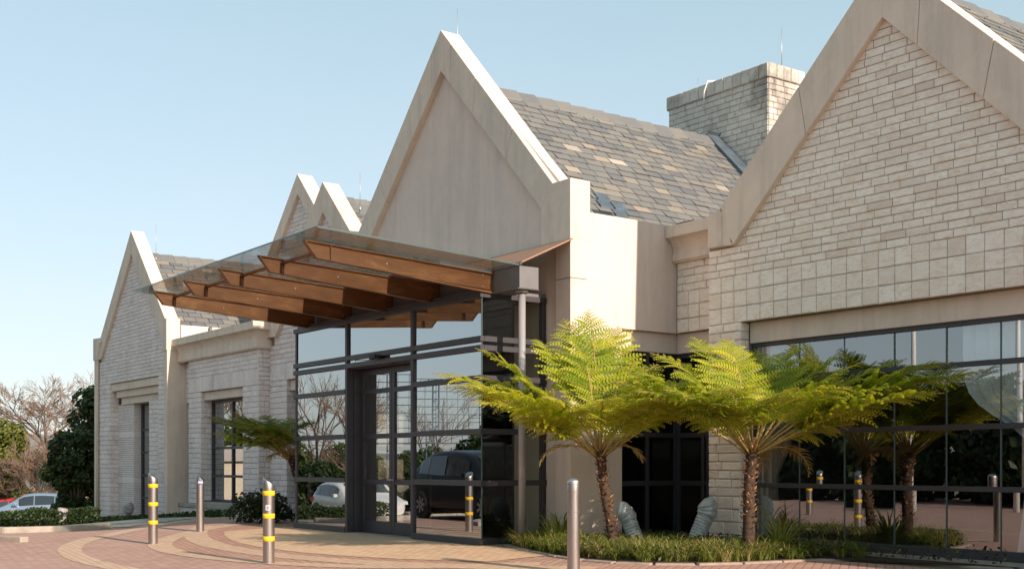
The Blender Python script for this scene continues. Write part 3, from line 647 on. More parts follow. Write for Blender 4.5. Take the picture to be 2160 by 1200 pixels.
for x0, x1, z0, z1 in [(FX0+.01, -19.84, a, b) for a, b in zip(zs, zs[1:])] + [(-17.45, FX1-.004, a, b) for a, b in zip(zs, zs[1:])] + [(-19.8, -17.5, 3.17, 3.3), (-19.8, -17.5, 3.3, 4.0)]:
    q = [rnd.uniform(-.004, .004) for _ in range(3)]; mb.quad((x0, FY+q[0], z0), (x1, FY+q[1], z0), (x1, FY+q[1]+q[2], z1), (x0, FY+q[0]+q[2], z1))
part(mb, 'glass', GLASS, eb)
mb = MB()
for a, b in zip(zs, zs[1:]): mb.quad((FX1, FY+.004, a), (FX1, 12.05, a), (FX1, 12.05, b), (FX1, FY+.004, b))
part(mb, 'side_glass', GLASS2, eb)
mb = MB(); mb.box(FX1-.012, FX1+.004, FY-.012, FY+.004, .1, 4.0); part(mb, 'corner_joint', GEDGE, eb)
mb = MB(); mb.box(FX0, FX1, FY+.02, 12.06, 4.05, 4.1); mb.box(FX0, FX1, 12.05, 12.3, 4.0, 4.05); part(mb, 'glazing_roof', STEEL, eb)
mb = MB(); mb.box(FX0-.05, FX1+.05, FY-.03, 12.05, -.15, .018); part(mb, 'threshold_slab', CONC, eb)
mb = MB(); mb.box(FX0, FX0+.04, FY+.05, 12.05, 0, 4.04); part(mb, 'end_panel', FRAME, eb)
mb = MB(); mb.box(-19.80, -19.76, FY+.1, 11.1, .02, 3.11); mb.box(-17.52, -17.46, FY+.1, 11.1, .02, 3.11); mb.box(-19.8, -17.46, FY+.03, 11.1, 3.09, 3.12); part(mb, 'door_reveal', FRAME, eb)
def door(x0, x1, hx):
    y = 11.06; b = [(x0, x0+.09, y-.03, y+.03, .03, 3.08), (x1-.09, x1, y-.03, y+.03, .03, 3.08)] + [(x0+.09, x1-.09, y-.028, y+.028, z0, z1) for z0, z1 in ((.03, .25), (.93, 1.02), (1.78, 1.87), (2.62, 2.71), (2.97, 3.08))]
    d = frames(b, 'entrance_door', None, FRAME, .004)
    mb = MB(); mb.quad((x0+.08, y, .2), (x1-.08, y, .2), (x1-.08, y, 3.0), (x0+.08, y, 3.0)); part(mb, 'glass', GLASS, d)
    mb = MB(); mb.tube([(hx, y-.03, 1.02), (hx, y-.1, 1.02), (hx+.1, y-.11, 1.02)], .014, 8); mb.tube([(hx, y-.031, 1.02), (hx, y-.045, 1.02)], .03, 12); part(mb, 'door_handle', STAINLESS, d)
door(-19.75, -18.625, -18.67); door(-18.615, -17.53, -18.57)
mb = MB(); mb.box(-18.78, -18.5, FY-.14, FY-.045, 3.2, 3.27); mb.box(-18.7, -18.52, FY-.17, FY-.14, 3.21, 3.28); part(mb, 'door_sensor', BLACK, None, .01)
# interiors
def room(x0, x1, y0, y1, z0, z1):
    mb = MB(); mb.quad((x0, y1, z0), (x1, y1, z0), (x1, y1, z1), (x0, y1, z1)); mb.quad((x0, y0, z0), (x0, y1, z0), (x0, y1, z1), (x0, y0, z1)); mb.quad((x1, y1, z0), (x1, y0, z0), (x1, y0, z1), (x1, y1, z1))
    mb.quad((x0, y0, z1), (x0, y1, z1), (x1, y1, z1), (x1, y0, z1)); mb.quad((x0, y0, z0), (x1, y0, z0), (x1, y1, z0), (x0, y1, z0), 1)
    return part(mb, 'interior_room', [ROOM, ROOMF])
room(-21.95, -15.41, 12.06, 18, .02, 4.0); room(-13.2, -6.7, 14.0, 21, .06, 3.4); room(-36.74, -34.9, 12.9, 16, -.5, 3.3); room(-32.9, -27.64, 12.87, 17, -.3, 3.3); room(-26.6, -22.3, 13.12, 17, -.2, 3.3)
mb = MB(); mb.box(-21.9, -19.9, 12.3, 12.4, .02, 4.0); mb.box(-19.74, -19.4, 11.2, 12.4, .02, 3.1); part(mb, 'partition_wall', PALEWALL)
mb = MB(); mb.box(-16.2, -15.45, 12.02, 12.3, .02, 4.0); part(mb, 'partition_wall', PALEWALL)
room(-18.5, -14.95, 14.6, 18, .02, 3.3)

# ------------------------------------------------------------------ entrance canopy
CA = thing('entrance_canopy', 'glass and bronze beam canopy tilting up over the entrance doors', 'canopy', (-18.4, 9.2, 4.1))
def cpart(mb, name, mats, bevel=0, parent=None):
    o = mb.build(name, mats, None, bevel); o.parent = parent or CA
    if parent is None: o.matrix_parent_inverse = Matrix.Translation(-Vector(CA.location))
    return o
def zg(y): return 4.545-(y-7.47)*.0505
mb = MB()
xs = [-22.1, -19.23, -16.4, -14.6]
def slab(x0, x1, y0, y1, t=.024):
    vs = [(x0, y0, zg(y0)), (x1, y0, zg(y0)), (x1, y1, zg(y1)), (x0, y1, zg(y1))]; v2 = [(x, y, z+t) for x, y, z in vs]
    mb.add(vs+v2, [(3, 2, 1, 0), (4, 5, 6, 7)], 0); mb.add(vs+v2, [(0, 1, 5, 4), (1, 2, 6, 5), (3, 0, 4, 7)], 1)
slab(-22.1, -14.6, 7.47, 10.95)
cpart(mb, 'canopy_glass', [GLASSC, GEDGE])
for i in range(5):
    x = -21.5+i*1.5375
    top = lambda y: zg(y)-.03
    bot = lambda y: 4.275-(y-7.82)*.0775
    mb = MB(); web = [(7.66, top(7.66)-.012), (10.94, top(10.94)-.012), (10.94, bot(10.94)), (7.83, bot(7.83))]
    mb.prism(web, 'x', x-.012, x+.012)
    mb.prism([(7.63, top(7.63)), (10.94, top(10.94)), (10.94, top(10.94)-.02), (7.64, top(7.64)-.02)], 'x', x-.05, x+.05)
    mb.prism([(7.80, bot(7.80)), (10.94, bot(10.94)), (10.94, bot(10.94)-.014), (7.81, bot(7.81)-.014)], 'x', x-.04, x+.04)
    mb.add([(x-.045, 7.64, top(7.64)-.02), (x+.045, 7.64, top(7.64)-.02), (x+.045, 7.81, bot(7.81)), (x-.045, 7.81, bot(7.81)), (x-.045, 7.66, top(7.64)-.02), (x+.045, 7.66, top(7.64)-.02), (x+.045, 7.83, bot(7.81)), (x-.045, 7.83, bot(7.81))], [(3, 2, 1, 0), (4, 5, 6, 7), (0, 1, 5, 4), (1, 2, 6, 5), (2, 3, 7, 6), (3, 0, 4, 7)])
    mb.box(x-.04, x+.04, 8.05, 8.065, bot(8.05), top(8.05)-.02)
    b = cpart(mb, 'canopy_beam', BRONZE, .003)
    for y, zz in ((9.0, 4.3), (10.75, 4.12), (10.75, 4.3)):
        mb = MB(); mb.tube([(x+.011, y, zz), (x+.024, y, zz)], .012, 6); mb.build('bolt', STAINLESS, b)
    if i < 4:
        mb = MB(); mb.tube([(x+.012, 8.03, 4.425), (x+1.5375-.012, 8.03, 4.425)], .033, 8); mb.tube([(x+.03, 8.03, 4.425), (x+.03, 8.03, 4.25)], .02, 6); cpart(mb, 'canopy_tie', BRONZE)
mb = MB(); mb.prism([(9.93, zg(9.93)-.008), (10.945, zg(10.945)-.008), (10.945, zg(10.945)-.026), (9.93, zg(9.93)-.026)], 'x', -22.05, -15.32); cpart(mb, 'soffit_panel', STEEL)
mb = MB(); mb.box(-22.15, -14.62, 10.95, 11.32, 4.03, 4.375); mb.box(-22.15, -14.63, 10.93, 11.34, 4.02, 4.035); cpart(mb, 'canopy_girder', STEEL, .004)
mb = MB(); mb.prism([(10.93, 4.40), (11.97, 4.885), (11.97, 4.91), (10.93, 4.425)], 'x', -22.2, -14.56); mb.box(-22.2, -14.56, 10.925, 10.945, 4.385, 4.43); cpart(mb, 'copper_flashing', COPPER)
mb = MB(); mb.tube([(-14.8, 11.13, -.02), (-14.8, 11.13, 4.02)], .057, 20); mb.tube([(-14.8, 11.13, 3.985), (-14.8, 11.13, 4.02)], .11, 20); mb.tube([(-14.8, 11.13, -.02), (-14.8, 11.13, .03)], .1, 20); cpart(mb, 'canopy_column', COLUMN)

# ------------------------------------------------------------------ bollards
def bollard(x, y, h, r, label, cut=True, bands=True, facing=0):
    b = thing('bollard', label, 'bollard', (x, y, gz(x, y)+.004), facing, 'stainless steel bollards on the brick forecourt')
    n = 32; mb = MB(); rings = []
    for k, (rr, z) in enumerate([(r, 0), (r, h*.5), (r, h-.17)]): rings.append([(rr*math.cos(2*math.pi*i/n), rr*math.sin(2*math.pi*i/n), z) for i in range(n)])
    if cut:   # slanted crown: high on local -x, low on +x, with a rounded rim
        for s, dz in ((1, -.012), (.97, 0), (.9, .006), (.45, .006), (.02, .006)):
            rings.append([(r*s*math.cos(2*math.pi*i/n), r*s*math.sin(2*math.pi*i/n), h-.055-.055*s*math.cos(2*math.pi*i/n)+dz-.008) for i in range(n)])
    else:
        for s, z in ((1, h-.05), (.97, h-.035), (.78, h-.012), (.55, h-.001), (.25, h), (.02, h)): rings.append([(r*s*math.cos(2*math.pi*i/n), r*s*math.sin(2*math.pi*i/n), z) for i in range(n)])
    mb.tube_rings(rings); mb.build('post', STAINLESS, b)
    if not cut:
        for z in (h-.17, h-.42, h-.08):
            mb = MB(); mb.lathe([(r+.0006, z), (r+.0012, z+.002), (r+.0012, z+.004), (r+.0006, z+.006)], n=n); mb.build('seam_ring', STEEL, b)
    if bands:
        for z in (h-.235, h-.56, h-.885):
            mb = MB(); mb.lathe([(r, z-.034), (r+.002, z-.033), (r+.002, z+.033), (r, z+.034)], n=n); mb.build('reflective_band', YELLOW, b)
    return b
def patch(parent, name, mat, r, a, z, wa, hz, off, n=8, shape=None):
    # small curved sticker piece wrapped on the post; a = angle of its middle
    mb = MB()
    for i in range(n):
        a0 = a-wa/2+wa*i/n; a1 = a-wa/2+wa*(i+1)/n; rr = r+off
        mb.quad((rr*math.cos(a0), rr*math.sin(a0), z-hz/2), (rr*math.cos(a1), rr*math.sin(a1), z-hz/2), (rr*math.cos(a1), rr*math.sin(a1), z+hz/2), (rr*math.cos(a0), rr*math.sin(a0), z+hz/2))
    return mb.build(name, mat, parent)
def seg_text(parent, mat, r, a0, z0, h, w, rows, off):
    # rows of pixel glyphs wrapped on the post
    mb = MB(); ny = len(rows); nx = len(rows[0])
    for j, row in enumerate(rows):
        for i, c in enumerate(row):
            if c != '#': continue
            a = [a0+(i+k)/nx*w/r for k in (0, 1)]; z = [z0+h-(j+k)/ny*h for k in (0, 1)]; rr = r+off
            mb.quad((rr*math.cos(a[0]), rr*math.sin(a[0]), z[1]), (rr*math.cos(a[1]), rr*math.sin(a[1]), z[1]), (rr*math.cos(a[1]), rr*math.sin(a[1]), z[0]), (rr*math.cos(a[0]), rr*math.sin(a[0]), z[0]))
    return mb.build('printed_letter', mat, parent)
F2 = R(-36)     # direction in which the camera's right lies: local +x turned to it
cr = R(53.54)
b1 = bollard(-20.73, 7.36, 1.27, .083, 'yellow banded bollard farthest left, in front of the left stone gable', facing=cr)
b2 = bollard(-15.68, 7.25, 1.24, .083, 'yellow banded bollard with a small white and blue parking sticker', facing=cr)
b3 = bollard(-22.86, 9.08, 1.17, .078, 'plain slant topped bollard with a blue and red printed label near its top', bands=False, facing=cr)
b4 = bollard(-11.34, 9.33, 1.17, .079, 'plain satin bollard with a rounded top in front of the tree fern bed', cut=False, bands=False, facing=cr)
b5 = bollard(-21.0, 2.2, 1.24, .083, 'yellow banded bollard out on the road, mirrored in the right hand window', facing=cr)
ca = R(-90)
p = patch(b2, 'sticker', WHITE, .083, ca+.05, .80, .75, .07, .001)
seg_text(b2, BLUE, .083, ca-.22, .772, .056, .045, ['.######.', '##....##', '#.####.#', '#.##.#.#', '#.####.#', '#.##.##.', '#.##.##.', '##...##.', '.#####..'], .0018)
p = patch(b3, 'label', WHITE, .078, ca+.35, 1.0, 1.3, .11, .001, 12)
seg_text(b3, BLUE, .078, ca-.25, 1.012, .035, .09, ['.##..##..#.#..##.#', '#....#.#.#.#.#...#', '#.##.##..#.#.#.#..', '#..#.#.#.#.#.#..##', '.##..#.#.###..##.#'], .0018)
patch(b3, 'stripe', RED, .078, ca+.35, 1.0, 1.1, .006, .0018, 12); patch(b3, 'stripe', BLUE, .078, ca+.35, .962, 1.25, .03, .0018, 12)

# ------------------------------------------------------------------ corrugated ducts
def duct(x, y, z, L, r, tilt, az, label, mat, elbow=True, group='corrugated metal ducts by the walls'):
    t = thing('corrugated_duct', label, 'duct', (x, y, z), az, group)
    mb = MB(); d = Vector((math.sin(tilt), 0, math.cos(tilt))); n = int(L/.012); rings = []; m = 20
    for i in range(n+1):
        p = d*(L*i/n); rr = r*(1+.045*(i % 4 in (1, 2)))
        e1 = Vector((0, 1, 0)); e2 = d.cross(e1)
        rings.append([p+(e1*math.cos(2*math.pi*k/m)+e2*math.sin(2*math.pi*k/m))*rr for k in range(m)])
    mb.tube_rings(rings, smooth=False); mb.build('pipe', mat, t)
    if elbow:
        mb = MB(); c = d*L; rings = []
        for i in range(9):
            a = i/8*1.1; dd = Vector((math.sin(tilt-a), 0, math.cos(tilt-a))); e1 = Vector((0, 1, 0)); e2 = dd.cross(e1); rr = r*(1.2 if i % 2 else 1.14)*(1 if i < 7 else (.8 if i == 7 else .05))
            rings.append([c+(e1*math.cos(2*math.pi*k/m)+e2*math.sin(2*math.pi*k/m))*rr for k in range(m)]); c = c+dd*.034
        mb.tube_rings(rings, smooth=False); mb.build('elbow_cap', mat, t)
    else:
        mb = MB(); c = d*L; e1 = Vector((0, 1, 0)); e2 = d.cross(e1); mb.tube_rings([[c+d*h_+(e1*math.cos(2*math.pi*k/m)+e2*math.sin(2*math.pi*k/m))*r*q_ for k in range(m)] for q_, h_ in ((1.08, -.05), (1.1, .0), (.98, .04), (.5, .055), (.02, .05))]); mb.build('end_cap', mat, t)
    return t
duct(-13.62, 12.5, .05, .42, .12, R(-20), cr, 'grey corrugated duct leaning left beside the fern trunk, by the pale pier', DUCT)
duct(-13.06, 13.2, .12, .42, .13, R(22), cr, 'grey corrugated duct leaning right against the stone pier', DUCT)
duct(-33.35, 9.25, gz(-33.35, 9.25)-.03, .46, .13, R(10), cr, 'whitewashed duct stub standing at the end of the clipped hedge', DUCTW, False)
duct(-35.3, 11.6, gz(-35.3, 11.6)-.03, .36, .14, R(24), cr, 'whitewashed duct stub at the foot of the ribbed stone panel', DUCTW)

# ------------------------------------------------------------------ tree ferns and planting
def frond_mesh(rg, L, elev, droop, wid, npin=26, side_curl=0., tint=.5, pet=.22, npl=12):
    # frond grows along +x from the origin, up by `elev`, arching over by `droop`; returns (leaf MB, stalk MB)
    lf, st = MB(), MB(); pts = []; p = Vector((0, 0, 0)); NS = 30; dirs = []
    for i in range(NS+1):
        s = i/NS; e = elev-droop*s**2.0; yaw = side_curl*s*s
        d = Vector((math.cos(e)*math.cos(yaw), math.cos(e)*math.sin(yaw), math.sin(e))); pts.append(p.copy()); dirs.append(d); p = p+d*(L/NS)
    st.tube(pts, [.016*(1-.82*i/NS) for i in range(NS+1)], 6)
    twist = rg.uniform(-.3, .3)
    for k in range(npin):
        s = pet+(1-pet)*(k+.5)/npin; q = (s-pet)/(1-pet); fi = s*NS; i = min(NS-1, int(fi)); o = pts[i].lerp(pts[i+1], fi-i); d = dirs[i]
        lat = d.cross(Vector((0, 0, 1))).normalized(); up = lat.cross(d).normalized()
        prof = (.45+.55*min(1, q/.25))*max(0, 1-q**2.2)**.85
        pl = wid*1.12*max(.07, prof)*rg.uniform(.86, 1.08)
        for sg in (1, -1):
            a = rg.uniform(.15, .38)+.55*q*q; pd = (lat*sg*math.cos(a)+d*math.sin(a)+up*(rg.uniform(-.05, .3)+twist*sg)).normalized(); dr = rg.uniform(.35, .95)
            pp = o.copy(); m = max(4, int(npl*(.35+.65*prof))); tn = min(1, max(0, tint+rg.gauss(0, .13)))
            step = pl/m; roll = rg.uniform(-.45, .45)
            for j in range(m):
                t = (j+.5)/m; dd = (pd+Vector((0, 0, -1))*(dr*t*t*1.3)+d*(.3*t)).normalized(); np_ = pp+dd*step
                w2 = dd.cross(up); w2 = w2.normalized() if w2.length > .05 else d.copy(); nn = w2.cross(dd); w2 = (w2+nn*roll).normalized(); nn = w2.cross(dd)
                hw = min(.072, pl*.16)*((1-t**1.8)*.9+.14)
                tip = dd*(hw*.4)
                for s2 in (1, -1):
                    e = w2*(s2*hw)-nn*(hw*.3)*(1 if nn.z > 0 else -1)+tip
                    b0 = pp+dd*(step*.05); b1_ = pp+dd*(step*.72)
                    lf.add([b0, b1_, b1_+e*.8, pp+dd*(step*.5)+e*1.04, b0+e*.74+dd*(step*.1)], [(0, 1, 2, 3, 4) if s2 > 0 else (4, 3, 2, 1, 0)], 0, min(1, max(0, tn+rg.uniform(-.1, .1)+.14*t)))
                pp = np_
            lf.tube([o, o+pd*pl*.5+Vector((0, 0, -dr*.1*pl)), pp], [.005, .0035, .0015], 3, 1, cap=False)
    return lf, st
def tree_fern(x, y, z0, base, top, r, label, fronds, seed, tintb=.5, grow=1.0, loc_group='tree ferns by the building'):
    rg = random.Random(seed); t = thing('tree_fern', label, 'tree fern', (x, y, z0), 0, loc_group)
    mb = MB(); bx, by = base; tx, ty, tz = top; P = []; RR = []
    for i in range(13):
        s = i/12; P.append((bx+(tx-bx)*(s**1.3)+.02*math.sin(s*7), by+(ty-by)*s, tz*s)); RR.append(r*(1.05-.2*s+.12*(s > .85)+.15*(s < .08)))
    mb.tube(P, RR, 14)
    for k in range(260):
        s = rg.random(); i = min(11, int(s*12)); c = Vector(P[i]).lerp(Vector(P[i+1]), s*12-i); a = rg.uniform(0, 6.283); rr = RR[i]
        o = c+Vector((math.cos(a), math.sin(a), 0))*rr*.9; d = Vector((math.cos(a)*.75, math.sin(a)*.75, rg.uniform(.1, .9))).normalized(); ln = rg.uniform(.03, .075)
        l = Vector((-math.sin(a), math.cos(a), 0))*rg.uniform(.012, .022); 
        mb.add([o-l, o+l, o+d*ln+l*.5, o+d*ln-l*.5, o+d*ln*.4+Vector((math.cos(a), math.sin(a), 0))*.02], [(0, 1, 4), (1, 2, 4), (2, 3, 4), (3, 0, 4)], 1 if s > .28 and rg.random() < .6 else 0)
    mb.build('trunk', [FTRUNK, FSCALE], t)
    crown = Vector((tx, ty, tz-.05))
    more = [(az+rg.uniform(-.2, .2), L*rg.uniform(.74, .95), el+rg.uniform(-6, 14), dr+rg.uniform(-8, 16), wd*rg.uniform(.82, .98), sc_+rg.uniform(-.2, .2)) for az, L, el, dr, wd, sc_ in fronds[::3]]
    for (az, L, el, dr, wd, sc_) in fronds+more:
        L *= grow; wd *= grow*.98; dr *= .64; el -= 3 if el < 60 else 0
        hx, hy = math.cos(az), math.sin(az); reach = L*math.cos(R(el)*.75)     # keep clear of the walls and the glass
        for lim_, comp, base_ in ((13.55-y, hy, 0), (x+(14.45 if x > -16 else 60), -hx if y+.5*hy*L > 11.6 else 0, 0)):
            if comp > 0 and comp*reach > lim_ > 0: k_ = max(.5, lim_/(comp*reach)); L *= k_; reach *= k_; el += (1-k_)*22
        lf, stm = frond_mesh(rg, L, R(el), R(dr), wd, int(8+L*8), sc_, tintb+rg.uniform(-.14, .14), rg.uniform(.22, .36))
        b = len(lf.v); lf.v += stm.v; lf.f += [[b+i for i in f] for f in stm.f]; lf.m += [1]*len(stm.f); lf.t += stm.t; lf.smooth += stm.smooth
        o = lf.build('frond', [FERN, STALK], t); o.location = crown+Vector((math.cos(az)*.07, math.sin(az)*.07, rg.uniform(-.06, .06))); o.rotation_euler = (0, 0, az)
    for k in range(2):
        az = rg.uniform(0, 6.283); lf, stm = frond_mesh(rg, rg.uniform(.7, 1.1), R(rg.uniform(10, 32)), R(rg.uniform(90, 130)), .24, 13, rg.uniform(-.3, .3), .4, .3)
        b = len(lf.v); lf.v += stm.v; lf.f += [[b+i for i in f] for f in stm.f]; lf.m += [1]*len(stm.f); lf.t += stm.t; lf.smooth += stm.smooth
        o = lf.build('frond', [FERND, STALK], t, label='dry brown drooping frond'); o.location = crown; o.rotation_euler = (0, 0, az)
    # curled young fronds and old stubs at the crown
    mb = MB()
    for k in range(9):
        a = rg.uniform(0, 6.283); e = R(rg.uniform(35, 75)); d = Vector((math.cos(a)*math.cos(e), math.sin(a)*math.cos(e), math.sin(e))); ln = rg.uniform(.14, .26)
        mb.tube([crown-Vector((0, 0, .12)), crown+d*ln*.6, crown+d*ln], [.03, .022, .012], 6)
    mb.build('stalk_bases', FSCALE, t)
    return t
# image-right = cr direction in plan; away from the viewer = cr+90deg
def A(deg): return cr+R(deg)     # 0: to the right in view, 90: away, 180: left, 270: towards viewer
f1 = [(A(176), 2.3, 40, 50, .50, .1), (A(190), 2.1, 36, 58, .46, -.15), (A(204), 1.8, 36, 62, .46, -.1), (A(163), 1.9, 46, 52, .44, .2), (A(146), 1.6, 56, 70, .42, .2), (A(130), 1.9, 64, 60, .46, 0), (A(112), 2.05, 68, 44, .50, 0), (A(92), 2.1, 70, 34, .50, .1), (A(76), 2.05, 66, 48, .50, -.1),
      (A(55), 1.8, 58, 60, .48, -.2), (A(30), 1.95, 46, 56, .50, .1), (A(12), 2.1, 42, 52, .50, 0), (A(-4), 2.1, 38, 54, .50, -.1), (A(-20), 1.95, 38, 60, .46, 0), (A(-42), 1.7, 38, 66, .44, .1), (A(-66), 1.5, 40, 72, .42, .1), (A(-92), 1.4, 42, 76, .40, 0), (A(-118), 1.5, 40, 70, .42, 0), (A(222), 1.7, 38, 64, .44, 0), (A(182), 1.5, 50, 62, .4, 0), (A(2), 1.5, 52, 60, .42, 0), (A(60), 1.4, 48, 60, .4, 0), (A(150), 1.3, 44, 60, .38, 0), (A(-150), 1.1, 26, 40, .26, 0)]
tree_fern(-12.55, 11.05, .02, (-.0, .0), (-.20, -.08, 1.5), .074, 'sunlit tree fern before the pale plaster pier, left one of the two in the bed', f1, 11, .66, 1.15)
f2 = [(A(174), 1.95, 42, 52, .50, .1), (A(190), 1.9, 40, 54, .48, -.1), (A(204), 1.75, 38, 60, .46, -.1), (A(158), 1.95, 48, 52, .46, .2), (A(140), 1.95, 58, 66, .40, .1), (A(122), 1.9, 66, 60, .42, 0), (A(100), 1.75, 70, 56, .44, 0), (A(80), 1.7, 68, 54, .46, -.3), (A(60), 1.85, 62, 50, .50, -.5),
      (A(44), 2.1, 56, 50, .52, -.55), (A(28), 2.3, 48, 52, .52, -.4), (A(-12), 2.5, 40, 44, .50, 0), (A(-26), 2.95, 30, 42, .60, .1), (A(-40), 2.4, 28, 44, .52, .1), (A(-18), 2.2, 36, 52, .48, 0), (A(-36), 1.9, 38, 58, .46, 0), (A(-60), 1.7, 40, 64, .44, .1), (A(-88), 1.6, 42, 68, .42, 0), (A(-112), 1.6, 42, 66, .42, 0), (A(-134), 1.6, 40, 64, .44, .1), (A(220), 1.7, 40, 62, .46, 0), (A(168), 1.4, 60, 56, .4, 0), (A(22), 1.7, 58, 50, .46, -.3), (A(-24), 1.2, 26, 36, .36, 0), (A(120), 1.4, 52, 60, .42, .2), (A(50), 1.5, 50, 60, .44, -.4)]
tree_fern(-11.05, 12.2, .02, (-.03, -.02), (.06, .0, 1.5), .084, 'tree fern with an orange brown trunk in front of the stone pier and big window', f2, 23, .6, 1.1)
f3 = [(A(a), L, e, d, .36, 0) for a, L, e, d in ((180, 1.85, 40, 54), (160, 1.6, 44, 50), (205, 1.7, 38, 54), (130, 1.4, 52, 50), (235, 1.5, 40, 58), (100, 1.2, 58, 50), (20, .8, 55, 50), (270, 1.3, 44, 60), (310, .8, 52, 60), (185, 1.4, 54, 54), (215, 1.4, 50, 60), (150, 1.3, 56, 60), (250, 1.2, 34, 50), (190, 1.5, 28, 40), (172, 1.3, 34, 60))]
tree_fern(-22.75, 11.35, .0, (.12, .05), (-.5, -.1, 1.5), .085, 'dark shaded tree fern at the left end of the glass entrance', f3, 31, .12, 1.1)  # low leaf tone: this fern's shade is painted into its colour

def blades(mb, rg, x, y, z, n, L, spread, w, tones, flop=1.0):
    for _ in range(n):
        a = rg.uniform(0, 6.283); r0 = rg.random()*spread; ln = L*rg.uniform(.6, 1.15); e = R(rg.uniform(48, 88)); bend = R(rg.uniform(60, 135))*flop
        p = Vector((x+r0*math.cos(a), y+r0*math.sin(a), z)); a += rg.uniform(-.6, .6); t = min(1, max(0, rg.gauss(*tones))); prev = None; S = 5
        side = Vector((-math.sin(a), math.cos(a), 0))
        for i in range(S+1):
            s = i/S; ww = w*(1-s**2)*.5+.0008; l, r_ = p-side*ww, p+side*ww
            if prev: mb.add([prev[0], prev[1], r_, l], [(0, 1, 2, 3)], 0, min(1, t+.1*s))
            prev = (l, r_); ee = e-bend*s**1.3; p = p+Vector((math.cos(a)*math.cos(ee), math.sin(a)*math.cos(ee), math.sin(ee)))*(ln/S)
def inbed(x, y, margin=0.0):
    pts = BED+[(-8.0, 13.7), (-13.0, 13.7), (-13.3, 14.3), (-14.5, 14.3), (-14.5, 12.0), (-15.3, 12.0)]; ins = False; j = len(pts)-1
    for i in range(len(pts)):
        (x0, y0), (x1, y1) = pts[i], pts[j]
        if (y0 > y) != (y1 > y) and x < (x1-x0)*(y-y0)/(y1-y0)+x0: ins = not ins
        j = i
    return ins
rg = random.Random(5); mb = MB(); k = 0
while k < 330:
    x, y = rg.uniform(-15.2, -9.7), rg.uniform(10.3, 13.6)
    if not inbed(x, y): continue
    edge = min(math.hypot(x-a, y-b) for a, b in BED)
    if edge < .12 or (edge > 1.3 and rg.random() < .6): continue
    dry = .74 if rg.random() < .22 else .42
    blades(mb, rg, x, y, .03, 44, .36 if edge < .9 else .30, .08, .010, (dry, .18), 1.1); k += 1
mb.build('ornamental_grass', GRASS, label='low tufted grass border under the tree ferns', cat='grass', kind='stuff')
mb = MB(); k = 0
while k < 5200:
    x, y = rg.uniform(-15.0, -8.1), rg.uniform(10.3, 13.7)
    if not inbed(x, y): continue
    z = .06+rg.random()*.16; s = rg.uniform(.018, .035); a = Vector((rg.uniform(-1, 1), rg.uniform(-1, 1), rg.uniform(-.4, 1))).normalized(); b = a.orthogonal().normalized()*s; c = a.cross(b)
    o = Vector((x, y, z)); mb.quad(o-b, o+c*.6, o+b, o-c*.6, 0, rg.random()**1.5); k += 1
for i in range(5200):   # dark low cover at the foot of the left wing
    x = rg.uniform(-39.5, -24.2); y = rg.uniform(11.2, 12.1) if x < -27.5 else rg.uniform(11.9, 12.7)
    if x > -28 and rg.random() < .6: continue
    s = rg.uniform(.03, .06); o = Vector((x, y, gz(x, y)+rg.random()*.17)); a = Vector((rg.uniform(-1, 1), rg.uniform(-1, 1), rg.uniform(-.4, 1))).normalized(); b = a.orthogonal().normalized()*s; c = a.cross(b)
    mb.quad(o-b, o+c*.6, o+b, o-c*.6, 0, rg.random()*.55)
mb.build('ground_cover', COVER, label='small leaved ground cover filling the beds along the walls', cat='ground cover', kind='stuff')
def strappy(x, y, z, n, L, label, tones=(.35, .15), name='strap_leaved_plant'):
    t = MB(); r2 = random.Random(int(x*100)); blades(t, r2, 0, 0, 0, n, L, .1, .03, tones, .8)
    t.build(name, GRASS, label=label, cat='plant', loc=(x, y, z))
strappy(-14.35, 11.55, .03, 46, .85, 'tall strap leaved plant between the grey column and the pale pier')
strappy(-14.15, 11.25, .03, 40, .7, 'bright strap leaved clump right of the grey canopy column', (.6, .15))
strappy(-10.95, 12.75, .03, 90, .75, 'arching grass clump under the big window right of the second fern', (.4, .15))

